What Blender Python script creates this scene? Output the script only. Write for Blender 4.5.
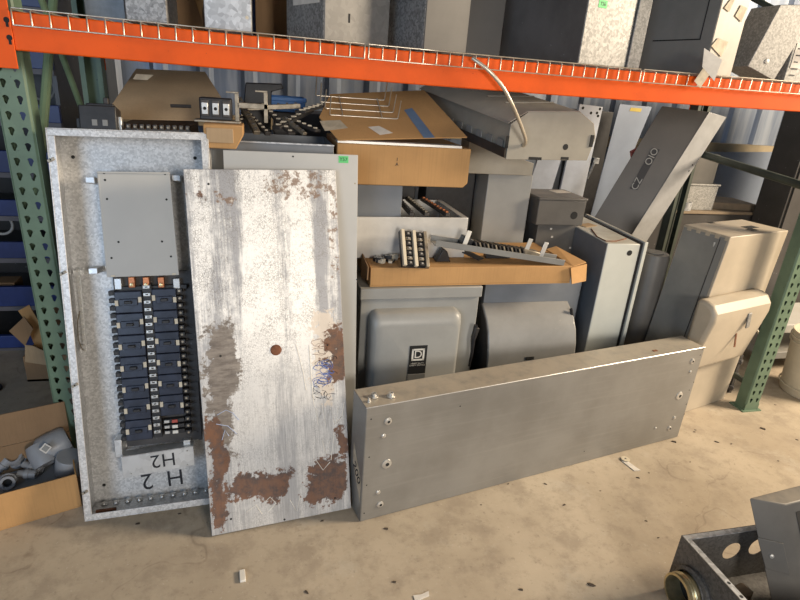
import bpy, bmesh, math, random
from mathutils import Vector, Matrix
random.seed(7)
S = bpy.context.scene
COL = S.collection
for o in list(bpy.data.objects):
    bpy.data.objects.remove(o)

# ------------------------------------------------------------------ camera
CAM = Vector((0.805, -2.188, 1.634))
YAW, PIT, ROLL, FPX = 0.25735, 0.37485, 0.07555, 550.0
_f = Vector((math.sin(YAW) * math.cos(PIT), math.cos(YAW) * math.cos(PIT), -math.sin(PIT)))
_r0 = Vector((math.cos(YAW), -math.sin(YAW), 0))
_u0 = _r0.cross(_f)
_r = _r0 * math.cos(ROLL) + _u0 * math.sin(ROLL)
_u = _u0 * math.cos(ROLL) - _r0 * math.sin(ROLL)
cd = bpy.data.cameras.new('camera')
cd.sensor_fit = 'HORIZONTAL'; cd.sensor_width = 36.0
cd.lens = 36.0 * FPX / 800.0
cd.clip_start = 0.05; cd.clip_end = 60
co = bpy.data.objects.new('camera', cd)
COL.objects.link(co)
M3 = Matrix((_r, _u, -_f)).transposed()
co.matrix_world = Matrix.Translation(CAM) @ M3.to_4x4()
S.camera = co

# ------------------------------------------------------------------ world, lamps, exposure
W = bpy.data.worlds.new('world'); S.world = W; W.use_nodes = True
bg = W.node_tree.nodes['Background']
bg.inputs[0].default_value = (0.90, 0.95, 1.0, 1); bg.inputs[1].default_value = 0.065
def area(name, loc, target, size, energy, color, size_y=None):
    l = bpy.data.lights.new(name, 'AREA'); l.energy = energy; l.color = color
    l.shape = 'RECTANGLE'; l.size = size; l.size_y = size_y or size
    o = bpy.data.objects.new(name, l); COL.objects.link(o)
    d = Vector(target) - Vector(loc)
    o.matrix_world = Matrix.Translation(Vector(loc)) @ d.to_track_quat('-Z', 'Y').to_matrix().to_4x4()
    return o
area('side_door_daylight', (6.6, -1.25, 3.0), (1.4, 0.0, 0.7), 1.3, 460, (1.0, 0.83, 0.62))
area('open_door_daylight', (-1.7, -5.2, 1.9), (0.2, 0.0, 0.7), 1.9, 105, (0.60, 0.77, 1.0), 2.6)
area('bay_lamp_front', (2.3, -5.0, 1.95), (1.2, 0.0, 0.8), 0.9, 105, (1.0, 0.92, 0.82))
S.view_settings.view_transform = 'Standard'
S.view_settings.look = 'None'
S.view_settings.exposure = 0.0
S.view_settings.gamma = 1.0
S.view_settings.use_curve_mapping = False

# ------------------------------------------------------------------ placing helpers
def ray(x, y):
    return (_f + _r * ((x - 400.0) / FPX) - _u * ((y - 300.0) / FPX)).normalized()
def at(x, y, Y):                       # point of the world plane y = Y seen at pixel
    d = ray(x, y); return CAM + d * ((Y - CAM.y) / d.y)
def onz(x, y, z=0.0):
    d = ray(x, y); return CAM + d * ((z - CAM.z) / d.z)
def onx(x, y, X):
    d = ray(x, y); return CAM + d * ((X - CAM.x) / d.x)
def onpl(x, y, P, n):
    d = ray(x, y); return CAM + d * ((P - CAM).dot(n) / d.dot(n))
def frame(o, xd, zd):                  # local x along width, z along height, y into the back
    x = Vector(xd).normalized(); z = Vector(zd); z = (z - x * z.dot(x)).normalized(); y = z.cross(x)
    m = Matrix((x, y, z)).transposed().to_4x4(); m.translation = Vector(o); return m
def yawframe(o, deg=0.0):
    return Matrix.Translation(Vector(o)) @ Matrix.Rotation(math.radians(deg), 4, 'Z')
def loc(M, x, y, yoff=0.0):            # local (x, z) on the plane local y = yoff
    n = (M.to_3x3() @ Vector((0, 1, 0))).normalized()
    p = M.inverted() @ onpl(x, y, M @ Vector((0, yoff, 0)), n)
    return p.x, p.z

# ------------------------------------------------------------------ materials
class NT:
    def __init__(s, name):
        s.m = bpy.data.materials.new(name); s.m.use_nodes = True
        s.t = s.m.node_tree; s.b = s.t.nodes['Principled BSDF']
        s.tc = s.n('ShaderNodeTexCoord'); s.obj = s.tc.outputs['Object']
    def n(s, k, **kw):
        x = s.t.nodes.new(k)
        for a, b in kw.items(): setattr(x, a, b)
        return x
    def put(s, sock, v):
        if isinstance(v, bpy.types.NodeSocket): s.t.links.new(v, sock)
        else: sock.default_value = v
    def math(s, op, a, b=0.0, clamp=False):
        x = s.n('ShaderNodeMath', operation=op, use_clamp=clamp); s.put(x.inputs[0], a); s.put(x.inputs[1], b); return x.outputs[0]
    def noise(s, scale, detail=4, rough=0.55, vec=None, stretch=None):
        v = vec or s.obj
        if stretch:
            mp = s.n('ShaderNodeMapping'); s.put(mp.inputs['Vector'], v); mp.inputs['Scale'].default_value = stretch; v = mp.outputs[0]
        x = s.n('ShaderNodeTexNoise'); s.put(x.inputs['Vector'], v)
        x.inputs['Scale'].default_value = scale; x.inputs['Detail'].default_value = detail; x.inputs['Roughness'].default_value = rough
        return x.outputs['Fac']
    def voro(s, scale, out='Color'):
        x = s.n('ShaderNodeTexVoronoi'); s.put(x.inputs['Vector'], s.obj); x.inputs['Scale'].default_value = scale; return x.outputs[out]
    def ss(s, v, a, b):                # smoothstep a..b
        x = s.n('ShaderNodeMapRange', interpolation_type='SMOOTHSTEP'); s.put(x.inputs[0], v)
        x.inputs[1].default_value = a; x.inputs[2].default_value = b; return x.outputs[0]
    def mix(s, f, a, b):
        x = s.n('ShaderNodeMix', data_type='RGBA'); s.put(x.inputs[0], f)
        s.put(x.inputs[6], a if isinstance(a, bpy.types.NodeSocket) else (*a, 1)); s.put(x.inputs[7], b if isinstance(b, bpy.types.NodeSocket) else (*b, 1)); return x.outputs[2]
    def xyz(s):
        x = s.n('ShaderNodeSeparateXYZ'); s.put(x.inputs[0], s.obj); return x.outputs
    def up(s):
        g = s.n('ShaderNodeNewGeometry'); x = s.n('ShaderNodeSeparateXYZ'); s.put(x.inputs[0], g.outputs['Normal']); return x.outputs[2]
    def bump(s, h, strength=0.2, dist=0.002):
        x = s.n('ShaderNodeBump'); s.put(x.inputs['Height'], h); x.inputs['Strength'].default_value = strength; x.inputs['Distance'].default_value = dist
        s.put(s.b.inputs['Normal'], x.outputs[0])
    def done(s, col, rough=0.5, metal=0.0):
        s.put(s.b.inputs['Base Color'], col if isinstance(col, bpy.types.NodeSocket) else (*col, 1))
        s.put(s.b.inputs['Roughness'], rough); s.put(s.b.inputs['Metallic'], metal); return s.m
def sc(c, k): return tuple(min(1, v * k) for v in c)
DUST = (0.36, 0.31, 0.24)
def paint(name, c, rough=0.45, metal=0.0, var=0.12, scale=7, chips=None, dust=0.0, spec=0.5):
    t = NT(name); n = t.noise(scale, 6, 0.6)
    col = t.mix(t.ss(n, 0.3, 0.7), sc(c, 1 - var), sc(c, 1 + var))
    if chips:
        k = t.ss(t.noise(38, 5, 0.65), 0.66, 0.72); col = t.mix(t.math('MULTIPLY', k, 0.8), col, chips)
    if dust:
        k = t.math('MULTIPLY', t.ss(t.up(), 0.75, 0.95), t.ss(t.noise(9, 6, 0.65), 0.2, 0.75))
        col = t.mix(t.math('MULTIPLY', k, dust), col, DUST)
    t.b.inputs['Specular IOR Level'].default_value = spec
    return t.done(col, rough, metal)
def galv(name, c, rough=0.42, metal=0.75, spangle=60, amt=0.35, stain=None):
    t = NT(name)
    v = t.n('ShaderNodeSeparateColor'); t.put(v.inputs[0], t.voro(spangle)); g = v.outputs[0]
    n = t.noise(5, 6, 0.65)
    k = t.math('ADD', t.math('MULTIPLY', g, 0.6), t.math('MULTIPLY', n, 0.8))
    col = t.mix(t.ss(k, 0.3, 1.1), sc(c, 1 - amt), sc(c, 1 + amt * 0.7))
    if stain: col = t.mix(t.math('MULTIPLY', t.ss(t.noise(3.2, 7, 0.7), 0.55, 0.72), 0.7), col, stain)
    t.put(t.b.inputs['Roughness'], 0.4)
    return t.done(col, t.math('ADD', t.math('MULTIPLY', n, 0.25), rough - 0.12), metal)
def card(name, c, var=0.1):
    t = NT(name); n = t.noise(4, 6, 0.6); fl = t.noise(3, 3, 0.5, stretch=(45, 45, 1.5))
    col = t.mix(t.ss(n, 0.3, 0.7), sc(c, 1 - var), sc(c, 1 + var))
    col = t.mix(t.math('MULTIPLY', t.ss(fl, 0.45, 0.7), 0.22), col, sc(c, 0.72))
    t.bump(fl, 0.08, 0.001); return t.done(col, 0.85)

M = {}
M['orange'] = paint('orange_paint', (0.76, 0.098, 0.004), 0.55, 0, 0.1, 5, chips=(0.35, 0.03, 0.01), spec=0.25)
M['green'] = paint('green_paint', (0.125, 0.19, 0.125), 0.5, 0, 0.14, 8, chips=(0.06, 0.08, 0.06))
M['palegreen'] = paint('pale_green_paint', (0.20, 0.28, 0.16), 0.5, 0, 0.14, 8)
M['blue'] = paint('blue_paint', (0.02, 0.038, 0.15), 0.4, 0, 0.2, 6)
M['brightblue'] = paint('bright_blue_plastic', (0.05, 0.22, 0.62), 0.4)
M['wire'] = paint('zinc_wire', (0.62, 0.56, 0.46), 0.35, 0.7, 0.15, 20)
M['black'] = paint('black_plastic', (0.018, 0.017, 0.018), 0.45, 0, 0.3, 30)
M['brk'] = paint('breaker_plastic_blue_sheen', (0.030, 0.038, 0.062), 0.3, 0, 0.25, 30)  # black plastic tinted blue, a reflection put into the base colour
M['dark'] = paint('dark_steel', (0.055, 0.05, 0.047), 0.5, 0.3, 0.3, 8, chips=(0.2, 0.19, 0.18))
M['darkgrey'] = paint('dark_grey_paint', (0.115, 0.108, 0.098), 0.45, 0, 0.12, 6, dust=0.5)
M['charcoal'] = paint('charcoal_paint', (0.058, 0.054, 0.052), 0.42, 0, 0.15, 5, chips=(0.25, 0.25, 0.25))
M['brownsteel'] = paint('brown_grey_paint', (0.052, 0.047, 0.043), 0.42, 0, 0.12, 5)
M['grey'] = paint('grey_enamel', (0.30, 0.30, 0.285), 0.4, 0, 0.07, 5, dust=0.5)
M['glossgrey'] = paint('glossy_grey_enamel', (0.31, 0.305, 0.29), 0.27, 0.1, 0.09, 6, chips=(0.42, 0.39, 0.34), dust=0.4)
M['midgrey'] = paint('mid_grey_enamel', (0.215, 0.215, 0.205), 0.4, 0, 0.1, 5, dust=0.6)
M['bluegrey'] = paint('blue_grey_enamel', (0.185, 0.20, 0.22), 0.38, 0, 0.1, 5, dust=0.4)
M['lightgrey'] = paint('light_grey_enamel', (0.46, 0.45, 0.42), 0.42, 0, 0.04, 4, dust=0.3)
M['paleg'] = paint('pale_green_grey_enamel', (0.60, 0.61, 0.55), 0.4, 0, 0.05, 5, dust=0.75)
M['beigegrey'] = paint('beige_grey_enamel', (0.42, 0.36, 0.275), 0.45, 0, 0.08, 5, dust=0.5)
M['busway'] = paint('busway_enamel', (0.31, 0.285, 0.235), 0.45, 0, 0.08, 9, dust=0.45)
M['busbeige'] = paint('beige_lid_lightened', (0.52, 0.46, 0.37), 0.45, 0, 0.08, 9)  # beige lid, lightened so the colour carries light on its top
M['longbox'] = None
M['galv'] = galv('galvanized_steel', (0.46, 0.47, 0.48), 0.46, 0.55, 70, 0.3)
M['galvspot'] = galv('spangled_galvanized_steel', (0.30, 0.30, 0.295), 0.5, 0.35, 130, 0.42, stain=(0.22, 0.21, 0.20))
M['galvold'] = galv('weathered_galvanized_steel', (0.30, 0.295, 0.28), 0.55, 0.35, 140, 0.3, stain=(0.16, 0.15, 0.14))
M['galvwhite'] = paint('white_weathered_steel', (0.66, 0.645, 0.61), 0.33, 0.45, 0.12, 6)
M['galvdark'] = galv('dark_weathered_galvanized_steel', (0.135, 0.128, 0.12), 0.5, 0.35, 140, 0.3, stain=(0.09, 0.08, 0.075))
M['beigedull'] = paint('dull_beige_enamel', (0.30, 0.27, 0.22), 0.5, 0, 0.12, 12, chips=(0.2, 0.18, 0.15))
M['darkgrey2'] = paint('shade_darkened_grey', (0.085, 0.08, 0.074), 0.5, 0, 0.12, 6)  # grey darkened to carry the shade on the conduit box's plain side
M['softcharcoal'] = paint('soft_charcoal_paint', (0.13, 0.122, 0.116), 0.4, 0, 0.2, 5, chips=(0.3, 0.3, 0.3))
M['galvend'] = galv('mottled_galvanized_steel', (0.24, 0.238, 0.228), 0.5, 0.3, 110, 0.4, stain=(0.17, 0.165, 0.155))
M['galvmid'] = galv('shade_darkened_steel', (0.20, 0.195, 0.185), 0.5, 0.35, 60, 0.12, stain=(0.13, 0.125, 0.12))  # steel darkened to carry the neighbours' shade on the noted box
M['tubgalv'] = galv('panel_galvanized_steel', (0.60, 0.595, 0.585), 0.40, 0.28, 150, 0.24, stain=(0.47, 0.44, 0.39))
M['bright'] = galv('bright_galvanized_steel', (0.66, 0.66, 0.65), 0.36, 0.55, 40, 0.12)
M['alu'] = paint('mill_aluminium', (0.36, 0.365, 0.37), 0.42, 0.3, 0.08, 14)
M['card'] = card('cardboard', (0.47, 0.265, 0.105))
M['carddark'] = card('brown_cardboard', (0.27, 0.165, 0.085))
M['cardpale'] = card('pale_cardboard', (0.43, 0.30, 0.175))
M['paper'] = paint('paper', (0.66, 0.62, 0.56), 0.8, 0, 0.08, 30)
M['paperold'] = paint('aged_paper', (0.50, 0.43, 0.32), 0.8, 0, 0.2, 25)
M['sticker'] = paint('green_sticker', (0.12, 0.58, 0.19), 0.6, 0, 0.05, 20)
M['ink'] = paint('ink', (0.012, 0.012, 0.016), 0.6, 0, 0.05, 20)
M['white'] = paint('white_plastic', (0.72, 0.69, 0.62), 0.5, 0, 0.06, 20)
M['cream'] = paint('cream_plastic', (0.62, 0.55, 0.42), 0.5, 0, 0.08, 8)
M['copper'] = paint('copper', (0.50, 0.19, 0.085), 0.4, 0.7, 0.3, 40)
M['brass'] = paint('yellow_zinc', (0.56, 0.46, 0.26), 0.3, 0.8, 0.2, 30)
M['screw'] = paint('zinc_screw', (0.62, 0.61, 0.58), 0.35, 0.7, 0.1, 40)
M['red'] = paint('red_plastic', (0.42, 0.07, 0.05), 0.5)
M['pvc'] = paint('grey_pvc', (0.29, 0.295, 0.305), 0.4, 0, 0.08, 12)
M['tape'] = paint('blue_tape', (0.13, 0.20, 0.33), 0.5)
M['wood'] = paint('brown_board', (0.22, 0.165, 0.11), 0.75, 0, 0.2, 9)
M['olive'] = paint('olive_brace_and_post_shade', (0.05, 0.06, 0.045), 0.55, 0, 0.2, 9)
M['lug'] = paint('lug_bronze', (0.30, 0.26, 0.20), 0.45, 0.6, 0.3, 30)
M['yellow'] = paint('yellow_label', (0.55, 0.42, 0.07), 0.6)
M['hole'] = paint('knockout_recess', (0.012, 0.012, 0.012), 0.8)
M['dirt'] = paint('dirt_crumbs', (0.07, 0.052, 0.038), 0.9, 0, 0.3, 30)
M['rust'] = paint('rust', (0.17, 0.065, 0.03), 0.85, 0, 0.4, 30)
M['scrawlblue'] = paint('blue_marker', (0.10, 0.16, 0.42), 0.6)
M['scrawlwhite'] = paint('scratched_bright_paint', (0.74, 0.70, 0.62), 0.55)
M['paleblue'] = paint('pale_blue_mark', (.36, .42, .58), .6)
M['wrap'] = paint('plastic_wrap', (0.20, 0.22, 0.24), 0.3, 0, 0.25, 14)

def floor_mat():
    t = NT('concrete'); a = t.noise(1.4, 8, 0.62); b = t.noise(6, 8, 0.68); c = t.noise(40, 4, 0.6)
    col = t.mix(t.ss(a, 0.3, 0.7), (0.37, 0.302, 0.220), (0.505, 0.425, 0.318))
    col = t.mix(t.math('MULTIPLY', t.ss(b, 0.46, 0.66), 0.6), col, (0.285, 0.23, 0.172))
    col = t.mix(t.math('MULTIPLY', t.ss(t.noise(2.6, 7, 0.7), 0.56, 0.66), 0.35), col, (0.52, 0.47, 0.385))
    col = t.mix(t.math('MULTIPLY', t.ss(c, 0.60, 0.72), 0.4), col, (0.17, 0.135, 0.10))
    col = t.mix(t.math('MULTIPLY', t.ss(t.noise(17, 8, 0.75), 0.5, 0.68), 0.42), col, (0.27, 0.215, 0.158))
    col = t.mix(t.math('MULTIPLY', t.ss(t.noise(90, 3, 0.6), 0.64, 0.72), 0.45), col, (0.60, 0.54, 0.45))
    v = t.n('ShaderNodeTexVoronoi', feature='DISTANCE_TO_EDGE'); w = t.n('ShaderNodeVectorMath', operation='ADD')
    nz = t.n('ShaderNodeTexNoise'); t.put(nz.inputs['Vector'], t.obj); nz.inputs['Scale'].default_value = 3
    t.put(w.inputs[0], t.obj); t.put(w.inputs[1], nz.outputs['Color']); t.put(v.inputs['Vector'], w.outputs[0]); v.inputs['Scale'].default_value = 0.55
    k = t.math('MULTIPLY', t.math('SUBTRACT', 1.0, t.ss(v.outputs[0], 0.0, 0.006)), 0.4)
    col = t.mix(t.math('MULTIPLY', k, t.ss(b, 0.4, 0.6)), col, (0.17, 0.125, 0.09))
    t.bump(t.math('ADD', b, t.math('MULTIPLY', c, 0.3)), 0.3, 0.005)
    return t.done(col, t.math('ADD', t.math('MULTIPLY', a, 0.25), 0.5))
M['floor'] = floor_mat()
def wall_mat():
    t = NT('corrugated_wall_paint'); col = t.mix(t.ss(t.noise(2.2, 4, 0.6, stretch=(5, 5, 0.4)), 0.3, 0.7), (0.16, 0.20, 0.28), (0.34, 0.38, 0.45))
    return t.done(col, 0.4, 0.3)
M['wall'] = wall_mat()
M['sheetbright'] = paint('pale_strip_enamel', (0.66, 0.70, 0.77), 0.4, 0.1, 0.1, 6)
M['bluesheet'] = paint('pale_blue_grey_sheet', (0.26, 0.305, 0.39), 0.4, 0.2, 0.1, 3)
def long_mat():
    t = NT('satin_grey_steel'); n = t.noise(3.5, 6, 0.6); s = t.noise(2, 5, 0.6, stretch=(1, 30, 30))
    col = t.mix(t.ss(n, 0.3, 0.7), (0.235, 0.225, 0.205), (0.30, 0.29, 0.268))
    col = t.mix(t.math('MULTIPLY', t.ss(s, 0.5, 0.7), 0.25), col, (0.36, 0.345, 0.315))
    k = t.math('MULTIPLY', t.ss(t.up(), 0.75, 0.95), t.ss(t.noise(11, 7, 0.7), 0.1, 0.6))
    col = t.mix(t.math('MULTIPLY', k, 0.88), col, (0.54, 0.48, 0.385))
    return t.done(col, t.math('ADD', t.math('MULTIPLY', n, 0.2), 0.30), 0.35)
M['longbox'] = long_mat()
def rust_mat(w, h):
    t = NT('rusted_whitewashed_steel'); X, Yc, Z = t.xyz()
    wn = t.n('ShaderNodeTexNoise'); t.put(wn.inputs['Vector'], t.obj); wn.inputs['Scale'].default_value = 5.5; wn.inputs['Detail'].default_value = 9; wn.inputs['Roughness'].default_value = 0.7
    ws = t.n('ShaderNodeSeparateColor'); t.put(ws.inputs[0], wn.outputs['Color'])
    u = t.math('ADD', t.math('DIVIDE', X, w), t.math('MULTIPLY', t.math('SUBTRACT', ws.outputs[0], 0.5), 0.5))
    v = t.math('ADD', t.math('DIVIDE', Z, h), t.math('MULTIPLY', t.math('SUBTRACT', ws.outputs[1], 0.5), 0.26))
    big = t.noise(9, 7, 0.65); fine = t.noise(70, 6, 0.7); med = t.noise(22, 7, 0.7)
    streak = t.noise(2.6, 4, 0.55, stretch=(3.2, 1, 0.22)); thin = t.noise(3, 6, 0.7, stretch=(60, 1, 3))
    crack = t.n('ShaderNodeTexVoronoi', feature='DISTANCE_TO_EDGE'); mp = t.n('ShaderNodeMapping'); t.put(mp.inputs['Vector'], t.obj); mp.inputs['Scale'].default_value = (1.6, 1, 1); t.put(crack.inputs['Vector'], mp.outputs[0]); crack.inputs['Scale'].default_value = 110
    wear = t.math('ADD', t.math('MULTIPLY', streak, 0.7), t.math('ADD', t.math('MULTIPLY', thin, 0.18), t.math('MULTIPLY', med, 0.16)))
    col = t.mix(t.ss(wear, 0.47, 0.57), (0.33, 0.33, 0.34), (0.82, 0.80, 0.76))
    ck = t.math('MULTIPLY', t.math('SUBTRACT', 1.0, t.ss(crack.outputs[0], 0.0, 0.16)), t.ss(t.math('ADD', t.math('MULTIPLY', fine, 0.5), t.math('MULTIPLY', big, 0.5)), 0.42, 0.58))
    col = t.mix(t.math('MULTIPLY', ck, 0.75), col, (0.20, 0.185, 0.17))
    low = t.math('MULTIPLY', t.math('SUBTRACT', 1.0, t.ss(v, 0.36, 0.60)), 0.6)       # lower half: duller, streaked zinc
    col = t.mix(low, col, t.mix(t.ss(thin, 0.35, 0.65), (0.38, 0.38, 0.38), (0.54, 0.535, 0.53)))
    def band(s, a, b, e):                                          # 1 inside a..b, soft edge e
        return t.math('MULTIPLY', t.ss(s, a - e, a + e), t.math('SUBTRACT', 1.0, t.ss(s, b - e, b + e)))
    def patch(u0, u1, v0, v1, e=0.14):
        return t.math('MULTIPLY', band(u, u0, u1, e), band(v, v0, v1, e * 0.55))
    nz = t.math('ADD', t.math('MULTIPLY', big, 0.42), t.math('ADD', t.math('MULTIPLY', med, 0.38), t.math('MULTIPLY', fine, 0.20)))
    def thr(field, k0=1.06, k1=1.13, a=0.55, b=1.6):
        return t.ss(t.math('ADD', t.math('MULTIPLY', field, a), t.math('MULTIPLY', nz, b)), k0, k1)
    scuff = patch(0.03, 0.235, 0.21, 0.60)                         # brown scuffed area, left
    col = t.mix(t.math('MULTIPLY', thr(scuff), 0.92), col, t.mix(t.ss(t.noise(6, 6, 0.7, stretch=(2, 1, 8)), 0.35, 0.65), (0.105, 0.082, 0.065), (0.235, 0.20, 0.165)))
    pale = patch(0.76, 0.99, 0.36, 0.60)
    col = t.mix(t.math('MULTIPLY', thr(pale), 0.8), col, (0.60, 0.52, 0.43))
    f = patch(0.0, 0.13, 0.02, 0.34, e=0.09)
    for p in ((0.12, 0.60, 0.075, 0.175), (0.70, 0.99, 0.03, 0.15), (0.90, 1.0, 0.14, 0.30), (0.88, 1.02, 0.40, 0.56), (0.015, 0.085, 0.89, 0.985), (0.05, 0.15, 0.055, 0.1)):
        f = t.math('MAXIMUM', f, patch(*p, e=0.10))
    r = thr(f)
    col = t.mix(t.math('MULTIPLY', r, 0.95), col, t.mix(t.ss(med, 0.35, 0.62), (0.075, 0.05, 0.042), (0.185, 0.085, 0.044)))
    top = t.math('MAXIMUM', patch(0.12, 0.32, 0.90, 0.96, 0.04), t.math('MAXIMUM', patch(0.42, 0.98, 0.925, 1.0, 0.04), patch(0.93, 1.02, 0.70, 0.97, 0.04)))
    k = t.ss(t.math('ADD', t.math('MULTIPLY', top, 0.38), t.math('MULTIPLY', t.noise(30, 6, 0.7), 0.9)), 0.80, 0.88)
    col = t.mix(t.math('MULTIPLY', k, 0.85), col, (0.20, 0.125, 0.08))
    grit = t.ss(t.math('ADD', t.math('MULTIPLY', t.math('MAXIMUM', top, patch(0.2, 0.8, 0.0, 0.06)), 0.3), t.math('MULTIPLY', t.noise(48, 6, 0.75), 0.6)), 0.62, 0.70)
    col = t.mix(t.math('MULTIPLY', grit, 0.7), col, (0.74, 0.70, 0.62))
    t.bump(t.math('ADD', med, t.math('MULTIPLY', r, 0.4)), 0.25, 0.003)
    return t.done(col, t.math('ADD', t.math('MULTIPLY', r, 0.3), 0.50), t.math('SUBTRACT', 0.38, t.math('MULTIPLY', r, 0.38)))

# ------------------------------------------------------------------ mesh helpers
class MB:
    def __init__(s): s.bm = bmesh.new()
    def prism(s, pts, vec):
        pts = [Vector(p) for p in pts]; vec = Vector(vec)
        a = [s.bm.verts.new(p) for p in pts]; b = [s.bm.verts.new(p + vec) for p in pts]; n = len(pts)
        s.bm.faces.new(a); s.bm.faces.new(b[::-1])
        for i in range(n): s.bm.faces.new((a[i], b[i], b[(i + 1) % n], a[(i + 1) % n]))
        return s
    def box(s, x0, x1, y0, y1, z0, z1):
        return s.prism([(x0, y0, z0), (x1, y0, z0), (x1, y0, z1), (x0, y0, z1)], (0, y1 - y0, 0))
    def obox(s, c, size, rot):
        m = Matrix.Translation(Vector(c)) @ rot.to_4x4(); x, y, z = (v / 2 for v in size)
        p = [m @ Vector(q) for q in ((-x, -y, -z), (x, -y, -z), (x, -y, z), (-x, -y, z))]
        return s.prism(p, m.to_3x3() @ Vector((0, 2 * y, 0)))
    def quad(s, pts):
        s.bm.faces.new([s.bm.verts.new(Vector(p)) for p in pts]); return s
    def bar(s, p0, p1, w, t, up=(0, 0, 1)):
        p0, p1 = Vector(p0), Vector(p1); d = (p1 - p0).normalized(); sd = d.cross(Vector(up)).normalized(); u = sd.cross(d)
        q = [p0 + sd * a + u * b for a, b in ((-w / 2, -t / 2), (w / 2, -t / 2), (w / 2, t / 2), (-w / 2, t / 2))]
        return s.prism(q, p1 - p0)
    def tube(s, path, r, seg=8, cap=True):
        P = [Vector(p) for p in path]; rings = []
        prev = None
        for i, p in enumerate(P):
            d = (P[min(i + 1, len(P) - 1)] - P[max(i - 1, 0)]).normalized()
            if prev is None:
                a = d.orthogonal().normalized()
            else:
                a = (prev - d * prev.dot(d)).normalized()
            prev = a; b = d.cross(a); rr = r[i] if isinstance(r, (list, tuple)) else r
            rings.append([s.bm.verts.new(p + (a * math.cos(2 * math.pi * k / seg) + b * math.sin(2 * math.pi * k / seg)) * rr) for k in range(seg)])
        for i in range(len(P) - 1):
            for k in range(seg):
                s.bm.faces.new((rings[i][k], rings[i][(k + 1) % seg], rings[i + 1][(k + 1) % seg], rings[i + 1][k]))
        if cap:
            s.bm.faces.new(rings[0][::-1]); s.bm.faces.new(rings[-1])
        return s
    def cyl(s, p0, p1, r, seg=20): return s.tube([p0, p1], r, seg)
    def lathe(s, prof, o, axis, seg=32):       # prof: (radius, height along axis)
        o = Vector(o); ax = Vector(axis).normalized(); a = ax.orthogonal().normalized(); b = ax.cross(a); R = []
        for r, h in prof:
            R.append([s.bm.verts.new(o + ax * h + (a * math.cos(2 * math.pi * k / seg) + b * math.sin(2 * math.pi * k / seg)) * r) for k in range(seg)])
        for i in range(len(R) - 1):
            for k in range(seg): s.bm.faces.new((R[i][k], R[i][(k + 1) % seg], R[i + 1][(k + 1) % seg], R[i + 1][k]))
        return s
    def build(s, name, m, parent=None, mx=None, bevel=0.0, seg=2, smooth=True, angle=35):
        """vertices are in the parent's (or mx's) local frame"""
        bmesh.ops.recalc_face_normals(s.bm, faces=s.bm.faces)
        me = bpy.data.meshes.new(name); s.bm.to_mesh(me); s.bm.free()
        o = bpy.data.objects.new(name, me); COL.objects.link(o)
        if parent is not None: o.parent = parent
        elif mx is not None: o.matrix_world = mx
        me.materials.append(m)
        if smooth:
            for p in me.polygons: p.use_smooth = True
            me.set_sharp_from_angle(angle=math.radians(angle))
        if bevel:
            b = o.modifiers.new('bevel', 'BEVEL'); b.width = bevel; b.segments = seg; b.limit_method = 'ANGLE'; b.angle_limit = math.radians(40); b.harden_normals = False
        return o
def tag(o, label, cat, group=None, kind=None):
    if label: o['label'] = label
    if cat: o['category'] = cat
    if group: o['group'] = group
    if kind: o['kind'] = kind
    return o
def thing(name, label, cat, mx, group=None):
    o = bpy.data.objects.new(name, None); COL.objects.link(o); o.empty_display_size = 0.05
    o.matrix_world = mx; return tag(o, label, cat, group)
def dup(o, parent=None):
    c = o.copy(); COL.objects.link(c)
    if parent is not None: c.parent = parent
    for ch in list(o.children): dup(ch, c)
    return c
def struct(o): o['kind'] = 'structure'; return o
def text(name, body, size, m, parent, mx, depth=0.0004, label=None):
    cu = bpy.data.curves.new(name, 'FONT'); cu.body = body; cu.size = size; cu.extrude = depth; cu.align_x = 'CENTER'; cu.align_y = 'CENTER'
    t = bpy.data.objects.new(name, cu); COL.objects.link(t)
    bpy.context.view_layer.update()
    me = bpy.data.meshes.new_from_object(t.evaluated_get(bpy.context.evaluated_depsgraph_get()))
    bpy.data.objects.remove(t)
    o = bpy.data.objects.new(name, me); COL.objects.link(o); o.parent = parent; o.matrix_local = mx
    me.materials.clear(); me.materials.append(m); return o
def tface(x, y, z, deg=0):             # text lying on a local y = const face, read from -y
    return Matrix.Translation((x, y, z)) @ Matrix.Rotation(math.radians(90), 4, 'X') @ Matrix.Rotation(math.radians(deg), 4, 'Z')
def stroke(mb, pts, r=0.0012): mb.tube(pts, r, 5)
def carve_box(mb, w, d, h, t=0.003, open_front=True):   # sheet-metal tub, open at local y = 0
    mb.box(0, w, d - t, d, 0, h); mb.box(0, t, 0, d - t, 0, h); mb.box(w - t, w, 0, d - t, 0, h)
    mb.box(t, w - t, 0, d - t, 0, t); mb.box(t, w - t, 0, d - t, h - t, h)

# ================================================================== SETTING
struct(MB().box(-7, 10, -7, 7, -0.05, 0).build('floor', M['floor'], smooth=False))
w = MB()
pts = []
x = -4.0
while x < 8.5:                       # ribbed sheet wall
    pts += [(x, 0), (x + .16, 0), (x + .19, -.03), (x + .25, -.03), (x + .28, 0)]; x += .30
prof = [Vector((a, 2.2 + b, 0)) for a, b in pts]
for i in range(len(prof) - 1):
    a, b = prof[i], prof[i + 1]; w.quad([a, b, b + Vector((0, 0, 3.6)), a + Vector((0, 0, 3.6))])
w.box(-4, 8.5, 2.205, 2.25, 0, 3.6)
struct(w.build('wall_back', M['wall'], smooth=False))
g = MB().box(-3.9, 8.4, 2.09, 2.168, 1.255, 1.335)
struct(g.build('trim_1', paint('timber_girt', (0.42, 0.34, 0.22), 0.7)))

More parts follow.
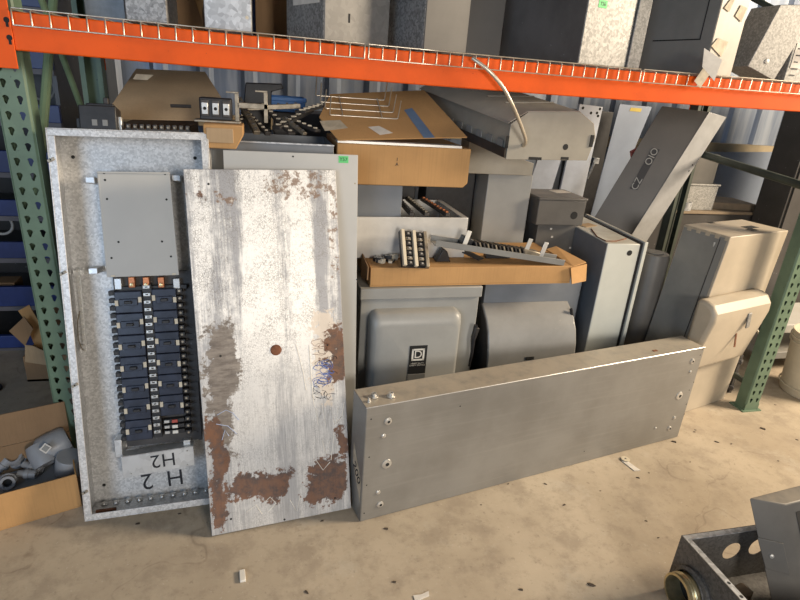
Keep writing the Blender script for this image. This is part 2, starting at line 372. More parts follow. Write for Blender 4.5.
# ================================================================== RACK
L = 3.544
def sag(x): return -0.013 * max(0.0, 1 - ((x - L / 2) / (L / 2)) ** 2)
HZ = 0.0508
def holed_face(mb, z0, n, w, gap, depth_y, xc=0.0):
    """front face strip with paired teardrop holes; n pitches up from z0"""
    def cell(cx, half, zc):
        hole = []
        for k in range(12):
            a = math.pi * 2 * k / 12; r = 0.0105
            px, pz = r * math.sin(a), r * math.cos(a)
            if pz < 0: px *= 0.62; pz *= 1.75
            hole.append((cx + px, depth_y, zc + pz + 0.003))
        out = [(cx - half, depth_y, zc - HZ / 2), (cx - half, depth_y, zc + HZ / 2), (cx + half, depth_y, zc + HZ / 2), (cx + half, depth_y, zc - HZ / 2)]
        vi = [mb.bm.verts.new(p) for p in hole]; vo = [mb.bm.verts.new(p) for p in out]
        es = [mb.bm.edges.new((vi[i], vi[(i + 1) % 12])) for i in range(12)] + [mb.bm.edges.new((vo[i], vo[(i + 1) % 4])) for i in range(4)]
        bmesh.ops.triangle_fill(mb.bm, use_beauty=True, use_dissolve=False, edges=es)
        vb = [mb.bm.verts.new(v.co + Vector((0, 0.003, 0))) for v in vi]      # sheet thickness
        for i in range(12): mb.bm.faces.new((vi[i], vi[(i + 1) % 12], vb[(i + 1) % 12], vb[i]))
    for k in range(n):
        for sgn in (-1, 1): cell(xc + sgn * w / 4, w / 4, z0 + k * HZ)
def upright_post(y0, name, parent, n=52, holes=True, zf=0.07, mat='green'):
    mb = MB(); w = 0.096; d = 0.07; top = zf + (n - 0.5) * HZ; bot = zf - HZ / 2
    s = 1 if y0 < .5 else -1
    if holes:
        holed_face(mb, zf, n, w - 0.012, 0.04, y0)
        mb.box(-w / 2, w / 2, y0, y0 + .003, 0, bot)
        for sg in (-1, 1):
            mb.quad([(sg * (w / 2 - .006), y0, bot), (sg * w / 2, y0 + .006, bot), (sg * w / 2, y0 + .006, top), (sg * (w / 2 - .006), y0, top)])
    else:
        mb.box(-w / 2, w / 2, y0 - .0015, y0 + .0015, 0, top)
    for sg in (-1, 1):
        mb.box(sg * w / 2 - .0015, sg * w / 2 + .0015, min(y0 + .006 * s, y0 + d * s), max(y0 + .006 * s, y0 + d * s), 0, top)
        mb.box(sg * w / 2 - (.022 if sg > 0 else 0), sg * w / 2 + (0 if sg > 0 else .022), y0 + d * s - .0015, y0 + d * s + .0015, 0, top)
    return mb.build(name, M[mat], parent, smooth=False)
def make_upright(x, name, label, braces, mat='green', bmat='palegreen'):
    t = thing(name, label, 'rack frame', Matrix.Translation((x, 0, 0)), 'green pallet rack uprights')
    upright_post(0.0, 'front_post', t, mat=mat)
    upright_post(1.05, 'rear_post', t, holes=False, mat=mat if x < 1 else 'olive')  # right rear post takes the darker olive to paint in its shade
    fp = MB().box(-.065, .065, -.012, .095, 0, .006); fp.build('foot_plate', M['green'], t)
    fp = MB().box(-.065, .065, .96, 1.07, 0, .006); fp.build('foot_plate', M['green'], t)
    for (a, za, b, zb, r) in braces:
        MB().tube([(0, a, za), (0, b, zb)], r, 10).build('brace', M[bmat], t)
    return t
make_upright(0.0, 'rack_upright', 'green perforated rack upright standing left of the open breaker panel',
             [(.06, 1.145, 1.0, 2.46, .017), (.35, 1.93, 1.0, 1.10, .013), (.06, .62, 1.0, .62, .015), (.06, .62, .99, .1, .013)])
make_upright(L, 'rack_upright', 'green perforated rack upright with foot on floor, right of the beige cabinet',
             [(.06, 1.277, 1.0, 1.355, .022), (.06, .14, 1.0, .14, .017), (.06, 1.90, 1.0, 2.3, .015)], bmat='olive')

def beam(y0, y1, name, label):
    mx = Matrix.Translation((0, 0, 1.645)); t = thing(name, label, 'rack beam', mx)
    mb = MB(); N = 16; x0, x1 = .05, L - .05; rings = []
    prof = [(y0, 0), (y0, .112), (y0 + (y1 - y0) * .6, .112), (y0 + (y1 - y0) * .6, .088), (y1, .088), (y1, 0)]
    for i in range(N + 1):
        xx = x0 + (x1 - x0) * i / N
        rings.append([mb.bm.verts.new((xx, p, z + sag(xx))) for p, z in prof])
    for i in range(N):
        for k in range(6): mb.bm.faces.new((rings[i][k], rings[i][(k + 1) % 6], rings[i + 1][(k + 1) % 6], rings[i + 1][k]))
    mb.bm.faces.new(rings[0]); mb.bm.faces.new(rings[-1][::-1])
    mb.build('beam_body', M['orange'], t, bevel=.004)
    for xa in (-.046, L - .052):
        c = MB(); c.box(xa, xa + .098, min(y0, 0) - .004 if y0 < .5 else y0 - .004, (min(y0, 0) if y0 < .5 else y0) + .0, -.055, .155)
        cp = c.build('connector_plate', M['orange'], t, bevel=.003)
        h = MB(); yy = (min(y0, 0) if y0 < .5 else y0) - .0045
        for zz in (.085, .035): h.lathe([(0.0001, 0), (.0085, 0)], (xa + .088, yy, zz), (0, -1, 0), 12); h.box(xa + .084, xa + .092, yy - .0002, yy, zz - .02, zz)
        h.build('slot', M['hole'], cp)
    return t
beam(-.052, -.001, 'rack_beam', 'long orange rack beam across the front under the upper shelf')
beam(1.055, 1.105, 'rack_beam', 'orange rear rack beam behind the upper shelf')

DZ = 1.762
def wire_deck(x0, x1, label):
    mb = MB(); r = .0023; n = int((x1 - x0) / HZ)
    step = (x1 - x0) / n
    for i in range(n + 1):
        xx = x0 + step * i; s_ = sag(xx)
        mb.tube([(xx, 1.09, DZ + s_), (xx, -.058, DZ + s_), (xx, -.0605, DZ - .002 + s_), (xx, -.0605, DZ - .044 + s_)], r, 6)
    for yy, zz in ((-.0645, DZ - .044), (-.056, DZ + .0045), (.12, DZ - .0045), (.4, DZ - .0045), (.7, DZ - .0045), (1.05, DZ - .0045)):
        mb.tube([(x0 + (x1 - x0) * k / 8, yy, zz + sag(x0 + (x1 - x0) * k / 8)) for k in range(9)], r, 6)
    o = mb.build('wire_deck', M['wire'], mx=Matrix.Identity(4), angle=60)
    return tag(o, label, 'wire decking', 'wire decks on the upper shelf')
wire_deck(.060, 1.165, 'wire mesh deck at left end of the orange beam, with bent lip')
wire_deck(1.180, 2.300, 'middle wire mesh deck on orange beam, carrying the hanging cable')
wire_deck(2.315, 3.480, 'wire mesh deck at right end of the orange beam, below papered cabinet')

# ================================================================== BLUE SHELVING far left
t = thing('shelving_unit', 'blue steel shelving with dark compartments behind the left rack upright', 'shelving', Matrix.Translation((-2.2, 1.16, 0)))
W0 = 1.98
MB().box(0, W0, .58, .60, 0, 2.3).build('back_panel', M['charcoal'], t)
for xx in (0, W0 - .02): MB().box(xx, xx + .02, .03, .58, 0, 2.3).build('side_panel', M['charcoal'], t)
for zb, zt in ((.005, .095), (.27, .40), (.56, .665), (.80, .90), (1.035, 1.16), (1.30, 1.40), (1.56, 1.66), (1.84, 1.94)):
    s = MB().box(0.02, W0 - .02, .03, .58, zb, zb + .02).build('shelf', M['charcoal'], t)
    MB().box(0, W0, 0, .028, zb + .012, zt).build('blue_front', M['blue'], s, bevel=.003)
    MB().box(0, W0, -.003, .03, zb - .014, zb + .012).build('shelf_lip', paint('grey_lip', (.12, .11, .12), .5), s)
# things inside the compartments
def ring(name, c, R, r, m, ax, label):
    a = Vector(ax).normalized(); p = a.orthogonal().normalized(); q = a.cross(p); n = 24
    pts_ = [(p * math.cos(2 * math.pi * k / n) + q * math.sin(2 * math.pi * k / n)) * R for k in range(n + 1)]
    o = MB().tube(pts_, r, 8, cap=False).build(name, M[m], mx=Matrix.Translation(Vector(c)), angle=70)
    return tag(o, label, 'hose' if 'hose' in name else 'cable')
P = at(1, 238, 1.25); ring('coiled_hose', (P.x, 1.27, .675 + .068 - .003), .062, .008, 'lightgrey', (0, 1, .15), 'pale coiled hose in a dark compartment of the blue shelving')
P = at(41, 91, 1.3); ring('coiled_cable', (P.x, 1.30, 1.412 + .072), .07, .006, 'midgrey', (.2, 1, .1), 'grey coiled cable in the upper blue shelf bay')
P = at(8, 285, 1.3)
o = MB().box(-.06, .05, 0, .12, 0, .10).build('small_carton', M['carddark'], mx=Matrix.Translation((P.x, 1.26, .4)), bevel=.004); 
o.location.z = .29 + .0; tag(o, 'small brown carton inside the lower blue shelf compartment', 'carton')

# folded carton leaning behind the left upright
t = thing('torn_carton', 'torn open brown carton with loose flaps, behind left rack upright', 'carton', Matrix.Translation((-.34, .75, 0)))
def px(pts, Y): return [at(a, b, Y) - Vector((-.34, .75, 0)) for a, b in pts]
b0 = MB(); A = Vector((-.02, 0, 0))
b0.box(-.11, .20, .02, .30, 0, .012); b0.box(-.11, .20, .02, .025, 0, .15); b0.box(-.11, .20, .295, .30, 0, .34); b0.box(.195, .20, .025, .295, 0, .34); b0.box(-.11, -.105, .025, .295, 0, .15)
b0.build('carton_body', M['carddark'], t)
MB().prism(px([(25, 346), (53, 364), (45, 347), (25, 347)], .72) if False else px([(25, 345), (25, 362), (53, 366), (50, 354), (33, 346)], .74), (0, .004, 0)).build('front_flap', M['cardpale'], t)
MB().prism(px([(18, 311), (29, 305), (52, 345), (52, 362), (35, 346), (28, 330), (22, 316)], .80), (0, .005, 0)).build('side_flap', M['card'], t)
MB().prism(px([(9, 331), (24, 317), (33, 329), (25, 346)], .745), (0, .005, 0)).build('corner_flap', M['carddark'], t)
P = onz(0, 389)
o = ring('loose_cable', (-.60, .70, .006), .05, .006, 'black', (0, 0, 1), 'black cable loop lying on floor behind left upright, by the open carton')

# ================================================================== OPEN BREAKER PANEL (leaning tub)
A = onz(85, 523.5, .026); TLp = at(43, 128, -.055)
B = A + Vector((.51, .022, 0)).normalized() * .515
TW = .515; TD = .142
MT = frame(A, (B - A) + Vector((0, 0, .0065)), TLp - A); TH = (TLp - A).length * .996
MT.translation.z = TD * abs((MT.to_3x3() @ Vector((0, 1, 0))).z) + .001        # leaning back, it stands on its rear bottom edge
tub = thing('panelboard', 'tall galvanized breaker panel box full of black breakers, leaning open on rack', 'electrical panel', MT)
mb = MB(); carve_box(mb, TW, TD, TH, .004)
mb.box(.004, .026, 0, .004, .026, TH - .026); mb.box(TW - .026, TW - .004, 0, .004, .026, TH - .026)
mb.box(.004, TW - .004, 0, .004, .004, .026); mb.box(.004, TW - .004, 0, .004, TH - .026, TH - .004)
mb.build('enclosure', M['tubgalv'], tub, bevel=.0012)
# knockouts, clips and screws on the tub
for x, y in ((73, 157), (195, 158), (104, 485)):
    lx, lz = loc(MT, x, y, TD - .0045); h = MB(); h.lathe([(.0001, 0), (.0065, 0)], (lx, TD - .0046, lz), (0, -1, 0), 14); h.build('mounting_hole', M['hole'], tub)
for x, y in ((51, 160), (63, 273), (75, 385), (85, 492)):
    lx, lz = loc(MT, x, y, 0); mb = MB(); mb.obox((lx, -.003, lz), (.022, .006, .010), Matrix.Rotation(math.radians(-28), 3, 'Y')); c = mb.build('lip_clip', M['lug'], tub, bevel=.001)
    mb = MB(); mb.lathe([(.0001, 0), (.003, 0)], (lx, -.0064, lz), (0, -1, 0), 8); mb.build('clip_hole', M['hole'], c)
for k in range(11):
    xx = .045 + k * .042
    mb = MB(); mb.lathe([(.012, 0), (.012, .005), (.007, .012), (.0001, .012)], (xx, .105, .004), (0, 0, 1), 10); mb.build('bottom_screw', M['screw'], tub)
for k, (zz, ln) in enumerate(((.032, .07),)):
    MB().box(.03, .03 + ln, .03, .045, .005, .02).build('rusty_bracket', M['rust'], tub, bevel=.002)
# grounding bar at left
x0, z0 = loc(MT, 86, 352, TD - .02); x1, z1 = loc(MT, 86, 268, TD - .02)
gb = MB().box(x0 - .006, x0 + .006, TD - .03, TD - .018, z0, z1).build('ground_bar', M['bright'], tub, bevel=.001)
mb = MB()
for k in range(16):
    zz = z0 + (z1 - z0) * (k + .5) / 16; mb.cyl((x0, TD - .030, zz), (x0, TD - .036, zz), .0042, 8)
mb.build('screw_row', M['screw'], gb)
for zz in (z0 + .02, z1 - .015): MB().box(x0 - .018, x0 + .012, TD - .017, TD - .005, zz - .008, zz + .008).build('standoff', M['bright'], tub, bevel=.001)
mb = MB(); mb.tube([(x0 - .008, TD - .03, z0 + .01), (x0 - .022, TD - .02, z0 + .05), (x0 - .018, TD - .02, z0 + .12), (x0 - .004, TD - .03, z0 + .16)], .0022, 6); mb.build('bare_wire', M['lug'], tub)

# interior chassis: geometry in the tub's frame, measured on planes above the back
DY = TD - .105
def L2(x, y, yo): a, b = loc(MT, x, y, yo); return a, b
xa, zt = L2(97, 172, .035); xb, zb = L2(179, 275, .035)
x0b, z0b = L2(107, 279, .035)
cov = MB(); cov.prism([(xa, .035, zt), (x0b - .0, .035, zb), (xb, .035, zb), (xb - .008, .035, zt)], (0, .003, 0))
cov_o = cov.build('blank_cover', M['lightgrey'], tub, bevel=.0015)
mb = MB(); mb.prism([(xa, .0345, zt), (xa + .006, .0345, zt), (x0b + .006, .0345, zb), (x0b, .0345, zb)], (0, .05, 0)); mb.box(xa, xb - .008, .029, .0345, zt - .004, zt + .002)
mb.build('cover_flange', M['lightgrey'], cov_o, bevel=.001)
for x, y in ((104, 173), (165, 174), (105, 180), (107, 199), (166.5, 199.5), (118.5, 242), (162, 241.5), (111.5, 258), (171, 256.5)):
    lx, lz = L2(x, y, .0344); mb = MB(); mb.lathe([(.0001, 0), (.004, 0)], (lx, .0344, lz), (0, -1, 0), 10); mb.build('cover_hole', M['hole'], cov_o)
for x, y in ((113, 276), (174, 274)):
    lx, lz = L2(x, y, .034); MB().box(lx - .006, lx + .006, .033, .0345, lz - .003, lz + .003).build('cover_tab', M['cream'], cov_o)
for x, y in ((91, 180), (94, 271), (177, 178)):
    lx, lz = L2(x, y, .06); MB().box(lx - .018, lx + .012, .058, TD - .005, lz - .011, lz + .011).build('support_bracket', M['bright'], tub, bevel=.002)
# chassis plate under the breakers
cx0, cz1 = L2(114, 281, DY + .05); cx1, _ = L2(191, 279, DY + .05); _, cz0 = L2(122, 443, DY + .05)
MB().box(cx0 - .004, cx1 + .004, DY + .055, DY + .065, cz0 - .02, cz1 + .03).build('chassis_plate', M['dark'], tub)
# copper main lugs
for x in (131.5, 146, 161):
    lx, lz = L2(x, 283, DY + .02); c = MB().box(lx - .011, lx + .011, DY + .02, DY + .05, lz - .018, lz + .022).build('copper_bus_tab', M['copper'], tub, bevel=.002)
    mb = MB(); mb.lathe([(.006, 0), (.006, .006), (.0001, .007)], (lx, DY + .02, lz - .006), (0, -1, 0), 10); mb.build('bus_screw', M['brass'], c)
for x in (117, 176):
    lx, lz = L2(x, 282, DY + .02); MB().box(lx - .012, lx + .012, DY + .03, DY + .06, lz - .03, lz + .012).build('chassis_end_bracket', M['bright'], tub, bevel=.002)
mbx = L2(145, 287, DY + .03); MB().box(cx0 + .015, cx1 - .015, DY + .035, DY + .055, mbx[1] - .014, mbx[1] + .004).build('insulator_bar', M['black'], tub, bevel=.002)
# breakers: three-pole units in two columns
def breaker(cx, zc, w, h, left, blue=False):
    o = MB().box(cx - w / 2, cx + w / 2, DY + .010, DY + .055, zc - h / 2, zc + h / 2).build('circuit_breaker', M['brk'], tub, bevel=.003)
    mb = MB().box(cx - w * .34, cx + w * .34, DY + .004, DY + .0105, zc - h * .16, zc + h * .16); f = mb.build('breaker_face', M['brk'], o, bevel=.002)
    MB().box(cx - .012, cx + .012, DY - .006, DY + .006, zc - .0055, zc + .0055).build('toggle', M['black'], f, bevel=.002)
    sx = -1 if left else 1
    for s_, dz in ((sx, -.002), (-sx, .008)):
        MB().box(cx + s_ * w * .43 - .0055, cx + s_ * w * .43 + .0055, DY + .0065, DY + .0102, zc + dz - .010, zc + dz + .010).build('rating_label', M['cream'], o)
    return o
zt_b = L2(130, 291, DY + .01)[1]; zb_b = L2(135, 441, DY + .01)[1]
lx0, _ = L2(120, 365, DY + .01); lx1, _ = L2(147, 365, DY + .01); rx0, _ = L2(157, 365, DY + .01); rx1, _ = L2(181, 365, DY + .01)
hb = (zt_b - zb_b) / 7
for k in range(7):
    breaker((lx0 + lx1) / 2, zt_b - hb * (k + .5), lx1 - lx0, hb * .97, True)
hb2 = (zt_b - zb_b) / 7
for k in range(6):
    breaker((rx0 + rx1) / 2, zt_b - hb2 * (k + .45), rx1 - rx0, hb2 * .97, False)
# lower right: empty breaker stabs with red and blue parts
zz = zt_b - hb2 * 6.25
for k in range(3):
    o = MB().box(rx0 + .004, rx1 - .004, DY + .03, DY + .055, zz - .012 - k * .022, zz + .004 - k * .022).build('empty_stab', M['black'], tub, bevel=.002)
    MB().box(rx0 + .008, rx0 + .026, DY + .026, DY + .031, zz - .009 - k * .022, zz + .001 - k * .022).build('stab_clip', M['screw'], o)
    MB().box(rx0 + .036, rx0 + .056, DY + .024, DY + .031, zz - .010 - k * .022, zz + .002 - k * .022).build('stab_block', M['red'] if k == 0 else M['white'], o)
# centre column of bus screws
cxm = (lx1 + rx0) / 2
st = MB().box(cxm - .016, cxm + .016, DY + .022, DY + .055, zb_b, zt_b + .02).build('centre_bus', M['black'], tub)
for k in range(21):
    z = zt_b + .012 - (zt_b - zb_b) * k / 20.5
    mb = MB().box(cxm - .012, cxm + .012, DY + .012, DY + .023, z - .006, z + .006); q = mb.build('bus_clip', M['screw'], st, bevel=.001)
    MB().box(cxm - .004, cxm + .004, DY + .0108, DY + .0121, z - .002, z + .002).build('clip_slot', M['hole'], q)
# lugs down both outer edges
for side in (0, 1):
    xx = lx0 - .011 if side == 0 else rx1 + .010
    for k in range(21):
        z = zt_b - .008 - (zt_b - zb_b - .016) * k / 20
        mb = MB().box(xx - .010, xx + .010, DY + .022, DY + .055, z - .0085, z + .0085); q = mb.build('terminal_lug', M['black'], tub, bevel=.0015)
        mb = MB(); mb.lathe([(.0045, 0), (.0045, .002), (.0001, .002)], (xx, DY + .022, z), (0, -1, 0), 8); mb.build('lug_screw', M['lug'] if side else M['dark'], q)
        if side == 1 and k > 4:
            mb = MB(); mb.tube([(xx + .008, DY + .03, z), (xx + .022, DY + .028, z + .002), (xx + .036, DY + .03, z - .001 + .006 * math.sin(k * 2.1))], .0012, 5); mb.build('lug_wire', M['black'], q)
# neutral rail at right
nx = rx1 + .03
mb = MB().box(nx + .012, nx + .024, DY + .05, DY + .08, zb_b - .04, zb_b + .20).build('neutral_bar', M['dark'], tub)
# bottom bracket marked H2 (upside down) and H2 on the back
bA = L2(121, 457, DY + .01); bB = L2(193, 446, DY + .01); bC = L2(195, 465, DY + .01); bD = L2(123, 478, DY + .01)
q = [(p[0], DY + .01, p[1]) for p in (bA, bB, bC, bD)]
br = MB().prism(q, (0, .003, 0)).build('end_bracket', M['bright'], tub, bevel=.001)
lip = MB().prism([q[0], q[1], (q[1][0], q[1][1] + .05, q[1][2] + .004), (q[0][0], q[0][1] + .05, q[0][2] + .004)], (0, 0, -.003)); lip.build('bracket_lip', M['bright'], br)
for x, y in ((131, 474), (187, 451), (187, 465)):
    a, b = L2(x, y, DY + .009); mb = MB(); mb.lathe([(.004, 0), (.003, .003), (.0001, .003)], (a, DY + .0098, b), (0, -1, 0), 10); mb.build('rivet', M['screw'], br)
rot = math.degrees(math.atan2(bB[1] - bA[1], bB[0] - bA[0]))
for ch, (x, y), s_ in (('2', (155.5, 461), .075), ('H', (168.5, 459), .075)):
    a, b = L2(x, y, DY + .0092); text('marker_' + ('digit' if ch == '2' else 'letter'), ch, s_, M['ink'], br, tface(a, DY + .0096, b, rot + 180))
for ch, (x, y), s_ in (('2', (147, 481), .095), ('H', (175, 477), .095)):
    a, b = L2(x, y, TD - .006); text('marker_' + ('digit' if ch == '2' else 'letter'), ch, s_, M['ink'], tub, tface(a, TD - .0045, b, rot + 180))
for x in (118, 187):
    a, b = L2(x, 445, DY + .03); MB().box(a - .013, a + .013, DY + .03, TD - .004, b - .05, b + .02).build('chassis_end_bracket', M['bright'], tub, bevel=.002)

# ================================================================== RUSTY COVER leaning on it
A = onz(212, 537.5); Bq = onz(351, 510.5)
CW = (Bq - A).length
TLc = at(187, 171, -.135)
MC = frame(A, (Bq - A) + Vector((0, 0, .006)), TLc - A); CH = (TLc - A).length
MC.translation.z = .02 * abs((MC.to_3x3() @ Vector((0, 1, 0))).z) + .001
M['rustcover'] = rust_mat(CW, CH)
cov = thing('panel_cover', 'rust stained white steel panel cover leaning on the open breaker panel', 'panel cover', MC)
mb = MB(); mb.box(0, CW, 0, .0025, 0, CH)
for a in ((0, .0025, .0025, .02, 0, CH), (CW - .0025, CW, .0025, .02, 0, CH), (.0025, CW - .0025, .0025, .02, 0, .0025), (.0025, CW - .0025, .0025, .02, CH - .0025, CH)): mb.box(*a)
plate = mb.build('cover_plate', M['rustcover'], cov, bevel=.0025)
for x, y in ((208.5, 184), (220.5, 356), (231, 519), (335, 498), (327.5, 345), (284.5, 519.5)):
    a, b = loc(MC, x, y, 0); mb = MB(); mb.lathe([(.0001, 0), (.0042, 0)], (a, -.0004, b), (0, -1, 0), 12); mb.build('screw_hole', M['hole'], cov)
a, b = loc(MC, 276, 350, 0)
rs = MB(); rs.lathe([(.021, 0), (.019, .004), (.011, .005), (.0001, .006)], (a, -.0002, b), (0, -1, 0), 20); rs.build('rusty_boss', M['rust'], cov)
random.seed(11)
def scribble(x0, x1, y0, y1, n, m, name, r):
    mb = MB()
    for k in range(n):
        cxp = random.uniform(x0, x1); cyp = random.uniform(y0, y1); pts_ = []
        rx, ry, ph = random.uniform(3, 8), random.uniform(1.5, 5), random.uniform(0, 6)
        for j in range(10):
            an = ph + j * random.uniform(.35, .6); p = loc(MC, cxp + rx * math.cos(an), cyp + ry * math.sin(an)); pts_.append((p[0], -.0003, p[1]))
        mb.tube(pts_, r, 4)
    mb.build(name, M[m], cov)
scribble(318, 330, 338, 352, 5, 'rust', 'rust_scrawl', .0007)
scribble(317, 331, 362, 384, 16, 'scrawlblue', 'marker_scrawl', .0013)
scribble(316, 334, 355, 398, 12, 'ink', 'pen_scrawl', .0008)
mb = MB()
for pp in (((309, 345), (311, 375), (313, 400), (318, 425)), ((322, 405), (326, 428), (330, 408), (335, 425)), ((316, 408), (318, 420), (321, 412)), ((322, 440), (326, 455), (330, 440)), ((334, 432), (331, 460)), ((296, 345), (303, 372), (306, 390)),
           ((338, 408), (336, 424), (342, 416), (344, 402)), ((316, 460), (323, 470), (330, 462)), ((262, 505), (270, 497), (276, 503), (268, 512)), ((290, 500), (297, 512), (300, 495)), ((246, 512), (256, 505), (262, 514))):
    mb = MB(); mb.tube([(*(lambda p: (p[0], -.0003, p[1]))(loc(MC, *p)),) for p in pp], .0016, 5); mb.build('paint_scratch', M['scrawlwhite'], cov)
mb = MB()
for pp in (((217, 415), (226, 410), (233, 413), (239, 420)), ((216, 424), (228, 426), (237, 434)), ((222, 440), (225, 430), (229, 436))):
    mb = MB(); mb.tube([(*(lambda p: (p[0], -.0003, p[1]))(loc(MC, *p)),) for p in pp], .0014, 5); mb.build('pale_blue_arc', M['paleblue'], cov)  # pale blue arcs at the left of the cover

# ================================================================== GREY PLATE with green sticker
Ag = Vector((.74, -.30, .002)); 
TLg = at(223, 150, -.03); TRg = at(358, 155, -.03)
Ag = onz(232, 480); Ag.y = -.30; 
MG = frame(TLg, TRg - TLg, Vector((0, .16, 1))); 
gw = (TRg - TLg).length; gh = (MG.translation.z - .002) / (MG.to_3x3() @ Vector((0, 0, 1))).z
MG.translation = MG @ Vector((0, 0, -gh))
pl = thing('steel_plate', 'smooth light grey steel plate with green sticker, behind the rusty cover', 'panel cover', MG)
MB().box(0, gw, 0, .0035, 0.004, gh).build('plate', M['lightgrey'], pl, bevel=.001)
for x, y in ((293, 156.5), (355, 183.5), (357, 279.5), (359, 372)):
    a, b = loc(MG, x, y); mb = MB(); mb.lathe([(.0001, 0), (.0035, 0)], (a, -.0003, b), (0, -1, 0), 10); mb.build('screw_hole', M['hole'] if y != 183.5 else M['lug'], pl)
a, b = loc(MG, 343.5, 159.5); sk = MB().box(a - .019, a + .019, -.0006, -.0001, b - .013, b + .013).build('sticker', M['sticker'], pl); sk['label'] = 'bright green sticker with handwritten number'
text('handwriting', 'Y57', .019, M['ink'], sk, tface(a, -.0009, b, -3), .0001)

# ================================================================== LONG ENCLOSURE on its edge
A = onz(360, 522); Bq = onz(677, 437); LW = 1.787; LD = .138; LH = .529
ML = frame(A, Bq - A, (0, 0, 1)); ML.translation.z = .0005
lb = thing('steel_enclosure', 'long satin grey steel enclosure lying on edge across the floor', 'electrical enclosure', ML)
mb = MB(); mb.box(0, LW, 0, LD, 0, LH); mb.build('enclosure_body', M['longbox'], lb, bevel=.0025)
mb = MB(); mb.box(.003, LW - .003, -.0012, 0, .004, LH - .0025); mb.build('front_sheet', M['longbox'], lb, bevel=.0006)
mb = MB(); mb.tube([(.0, .0, LH - .0005), (LW, .0, LH - .0005)], .0016, 6); mb.build('bright_edge', M['bright'], lb)
def button(x, y, r, hole):
    a, b = loc(ML, x, y, 0); mb = MB(); mb.lathe([(r, 0), (r * .95, .003), (r * .55, .0055), (.0001, .006)], (a, -.0012, b), (0, -1, 0), 18)
    o = mb.build('knockout_button', M['screw'], lb)
    if hole:
        h = MB(); h.lathe([(.0001, 0), (hole, 0)], (a + .001, -.0073, b), (0, -1, 0), 10); h.build('button_hole', M['hole'], o)
for x, y, r, h in ((388, 421, .015, .006), (383.5, 435.5, .009, 0), (386.5, 463.5, .021, .008), (378, 492, .009, 0), (380, 504, .014, .006),
                   (692, 361, .015, .006), (690, 371.5, .008, 0), (679, 395.5, .022, .009), (674, 417.5, .009, 0), (669, 428, .013, .006), (655, 427.5, .005, 0)):
    button(x, y, r, h)
for x, y in ((371, 419), (369, 457), (366.5, 485), (364, 513), (702, 349.5), (700, 355), (693.5, 382), (689, 390), (686, 404), (684, 414), (460, 406), (584, 451)):
    a, b = loc(ML, x, y, 0); mb = MB(); mb.lathe([(.0001, 0), (.0032, 0)], (a, -.0016, b), (0, -1, 0), 8); mb.build('screw_hole', M['hole'], lb)
for x, y in ((374, 397), (391, 396.5), (369, 402)):
    p = ML.inverted() @ onz(x, y, LH + .0005); rr = .017 if y < 400 else .008
    mb = MB(); mb.lathe([(rr, 0), (rr, .006), (rr * .6, .006), (rr * .6, .017), (rr * .35, .017), (rr * .35, .012), (.0001, .012)], (p.x, p.y, LH), (0, .12, 1), 14); mb.build('conduit_hub', M['screw'], lb)
p = ML.inverted() @ onz(655, 351, LH); MB().box(p.x - .012, p.x + .012, p.y - .006, p.y + .006, LH, LH + .003).build('dirt_flake', M['rust'], lb)
tg = MB(); tg.prism([(-.0006, .012, .19), (-.0006, .105, .31), (-.0006, .105, .215), (-.0006, .012, .085)], (-.0006, 0, 0)); tagp = tg.build('side_label', M['paperold'], lb)
mx_side = Matrix.Translation((-.0016, .06, .195)) @ Matrix.Rotation(math.radians(-90), 4, 'Z') @ Matrix.Rotation(math.radians(90), 4, 'X') @ Matrix.Rotation(math.radians(-38), 4, 'Z')
text('handwriting', '200', .06, M['ink'], tagp, mx_side)

# ================================================================== generic box builders
def sheet_box(name, label, cat, M_, w, d, h, m, bevel=.004, group=None, part='enclosure_body'):
    t = thing(name, label, cat, M_, group)
    MB().box(0, w, 0, d, 0, h).build(part, M[m] if isinstance(m, str) else m, t, bevel=bevel)
    return t
def knock(parent, M_, pix, r, yo=0.0, ns=16, m='hole'):
    a, b = loc(M_, *pix, yo); mb = MB(); mb.lathe([(.0001, 0), (r, 0)], (a, yo - .0006, b), (0, -1, 0), ns); return mb.build('knockout', M[m], parent)

# ---- disconnect switch with raised door, left
Yd = .03
A = at(361, 299, Yd); Bq = at(480, 298, Yd); h = A.z
MD = frame((A.x, Yd, 0), (Bq.x - A.x, .01, 0), (0, 0, 1)); dw = (Bq - A).length
ds = thing('disconnect_switch', 'grey fused disconnect box with raised rounded door and small black logo plate', 'electrical box', MD)
top_h = at(361, 289, Yd - .012).z; TZ = top_h + .003
MB().box(0, dw, 0, .22, 0, h - .002).build('enclosure_body', M['grey'], ds, bevel=.004)
MB().box(-.006, dw + .006, -.014, .225, h - .001, top_h).build('rain_lid', M['grey'], ds, bevel=.004)
# raised door, built as a rounded pillow
xa, za = loc(MD, 370, 311, -.075); xb, _ = loc(MD, 461, 311, -.075); zb = .10
mb = MB()
secs = [(0.0, .0), (.045, .0), (.068, .012), (.078, .035)]
def rrect(x0, x1, z0, z1, r, y, n=6):
    out = []
    for cx, cz, a0 in ((x1 - r, z1 - r, 0), (x0 + r, z1 - r, 90), (x0 + r, z0 + r, 180), (x1 - r, z0 + r, 270)):
        for k in range(n + 1):
            a = math.radians(a0 + 90 * k / n); out.append((cx + r * math.cos(a), y, cz + r * math.sin(a)))
    return out
rings = []
for yy, ins in secs:
    rings.append([mb.bm.verts.new(p) for p in rrect(xa + .010 + ins * .6, xb + .016 - ins * .6, zb + ins, za - .022 - ins * 1.6, .038, -yy)])
for i in range(len(rings) - 1):
    n = len(rings[i])
    for k in range(n): mb.bm.faces.new((rings[i][k], rings[i][(k + 1) % n], rings[i + 1][(k + 1) % n], rings[i + 1][k]))
mb.bm.faces.new(rings[-1])
door = mb.build('raised_door', M['grey'], ds, angle=60)
lx0, lz1 = loc(MD, 410, 346, -.079); lx1, lz0 = loc(MD, 425, 373, -.079)
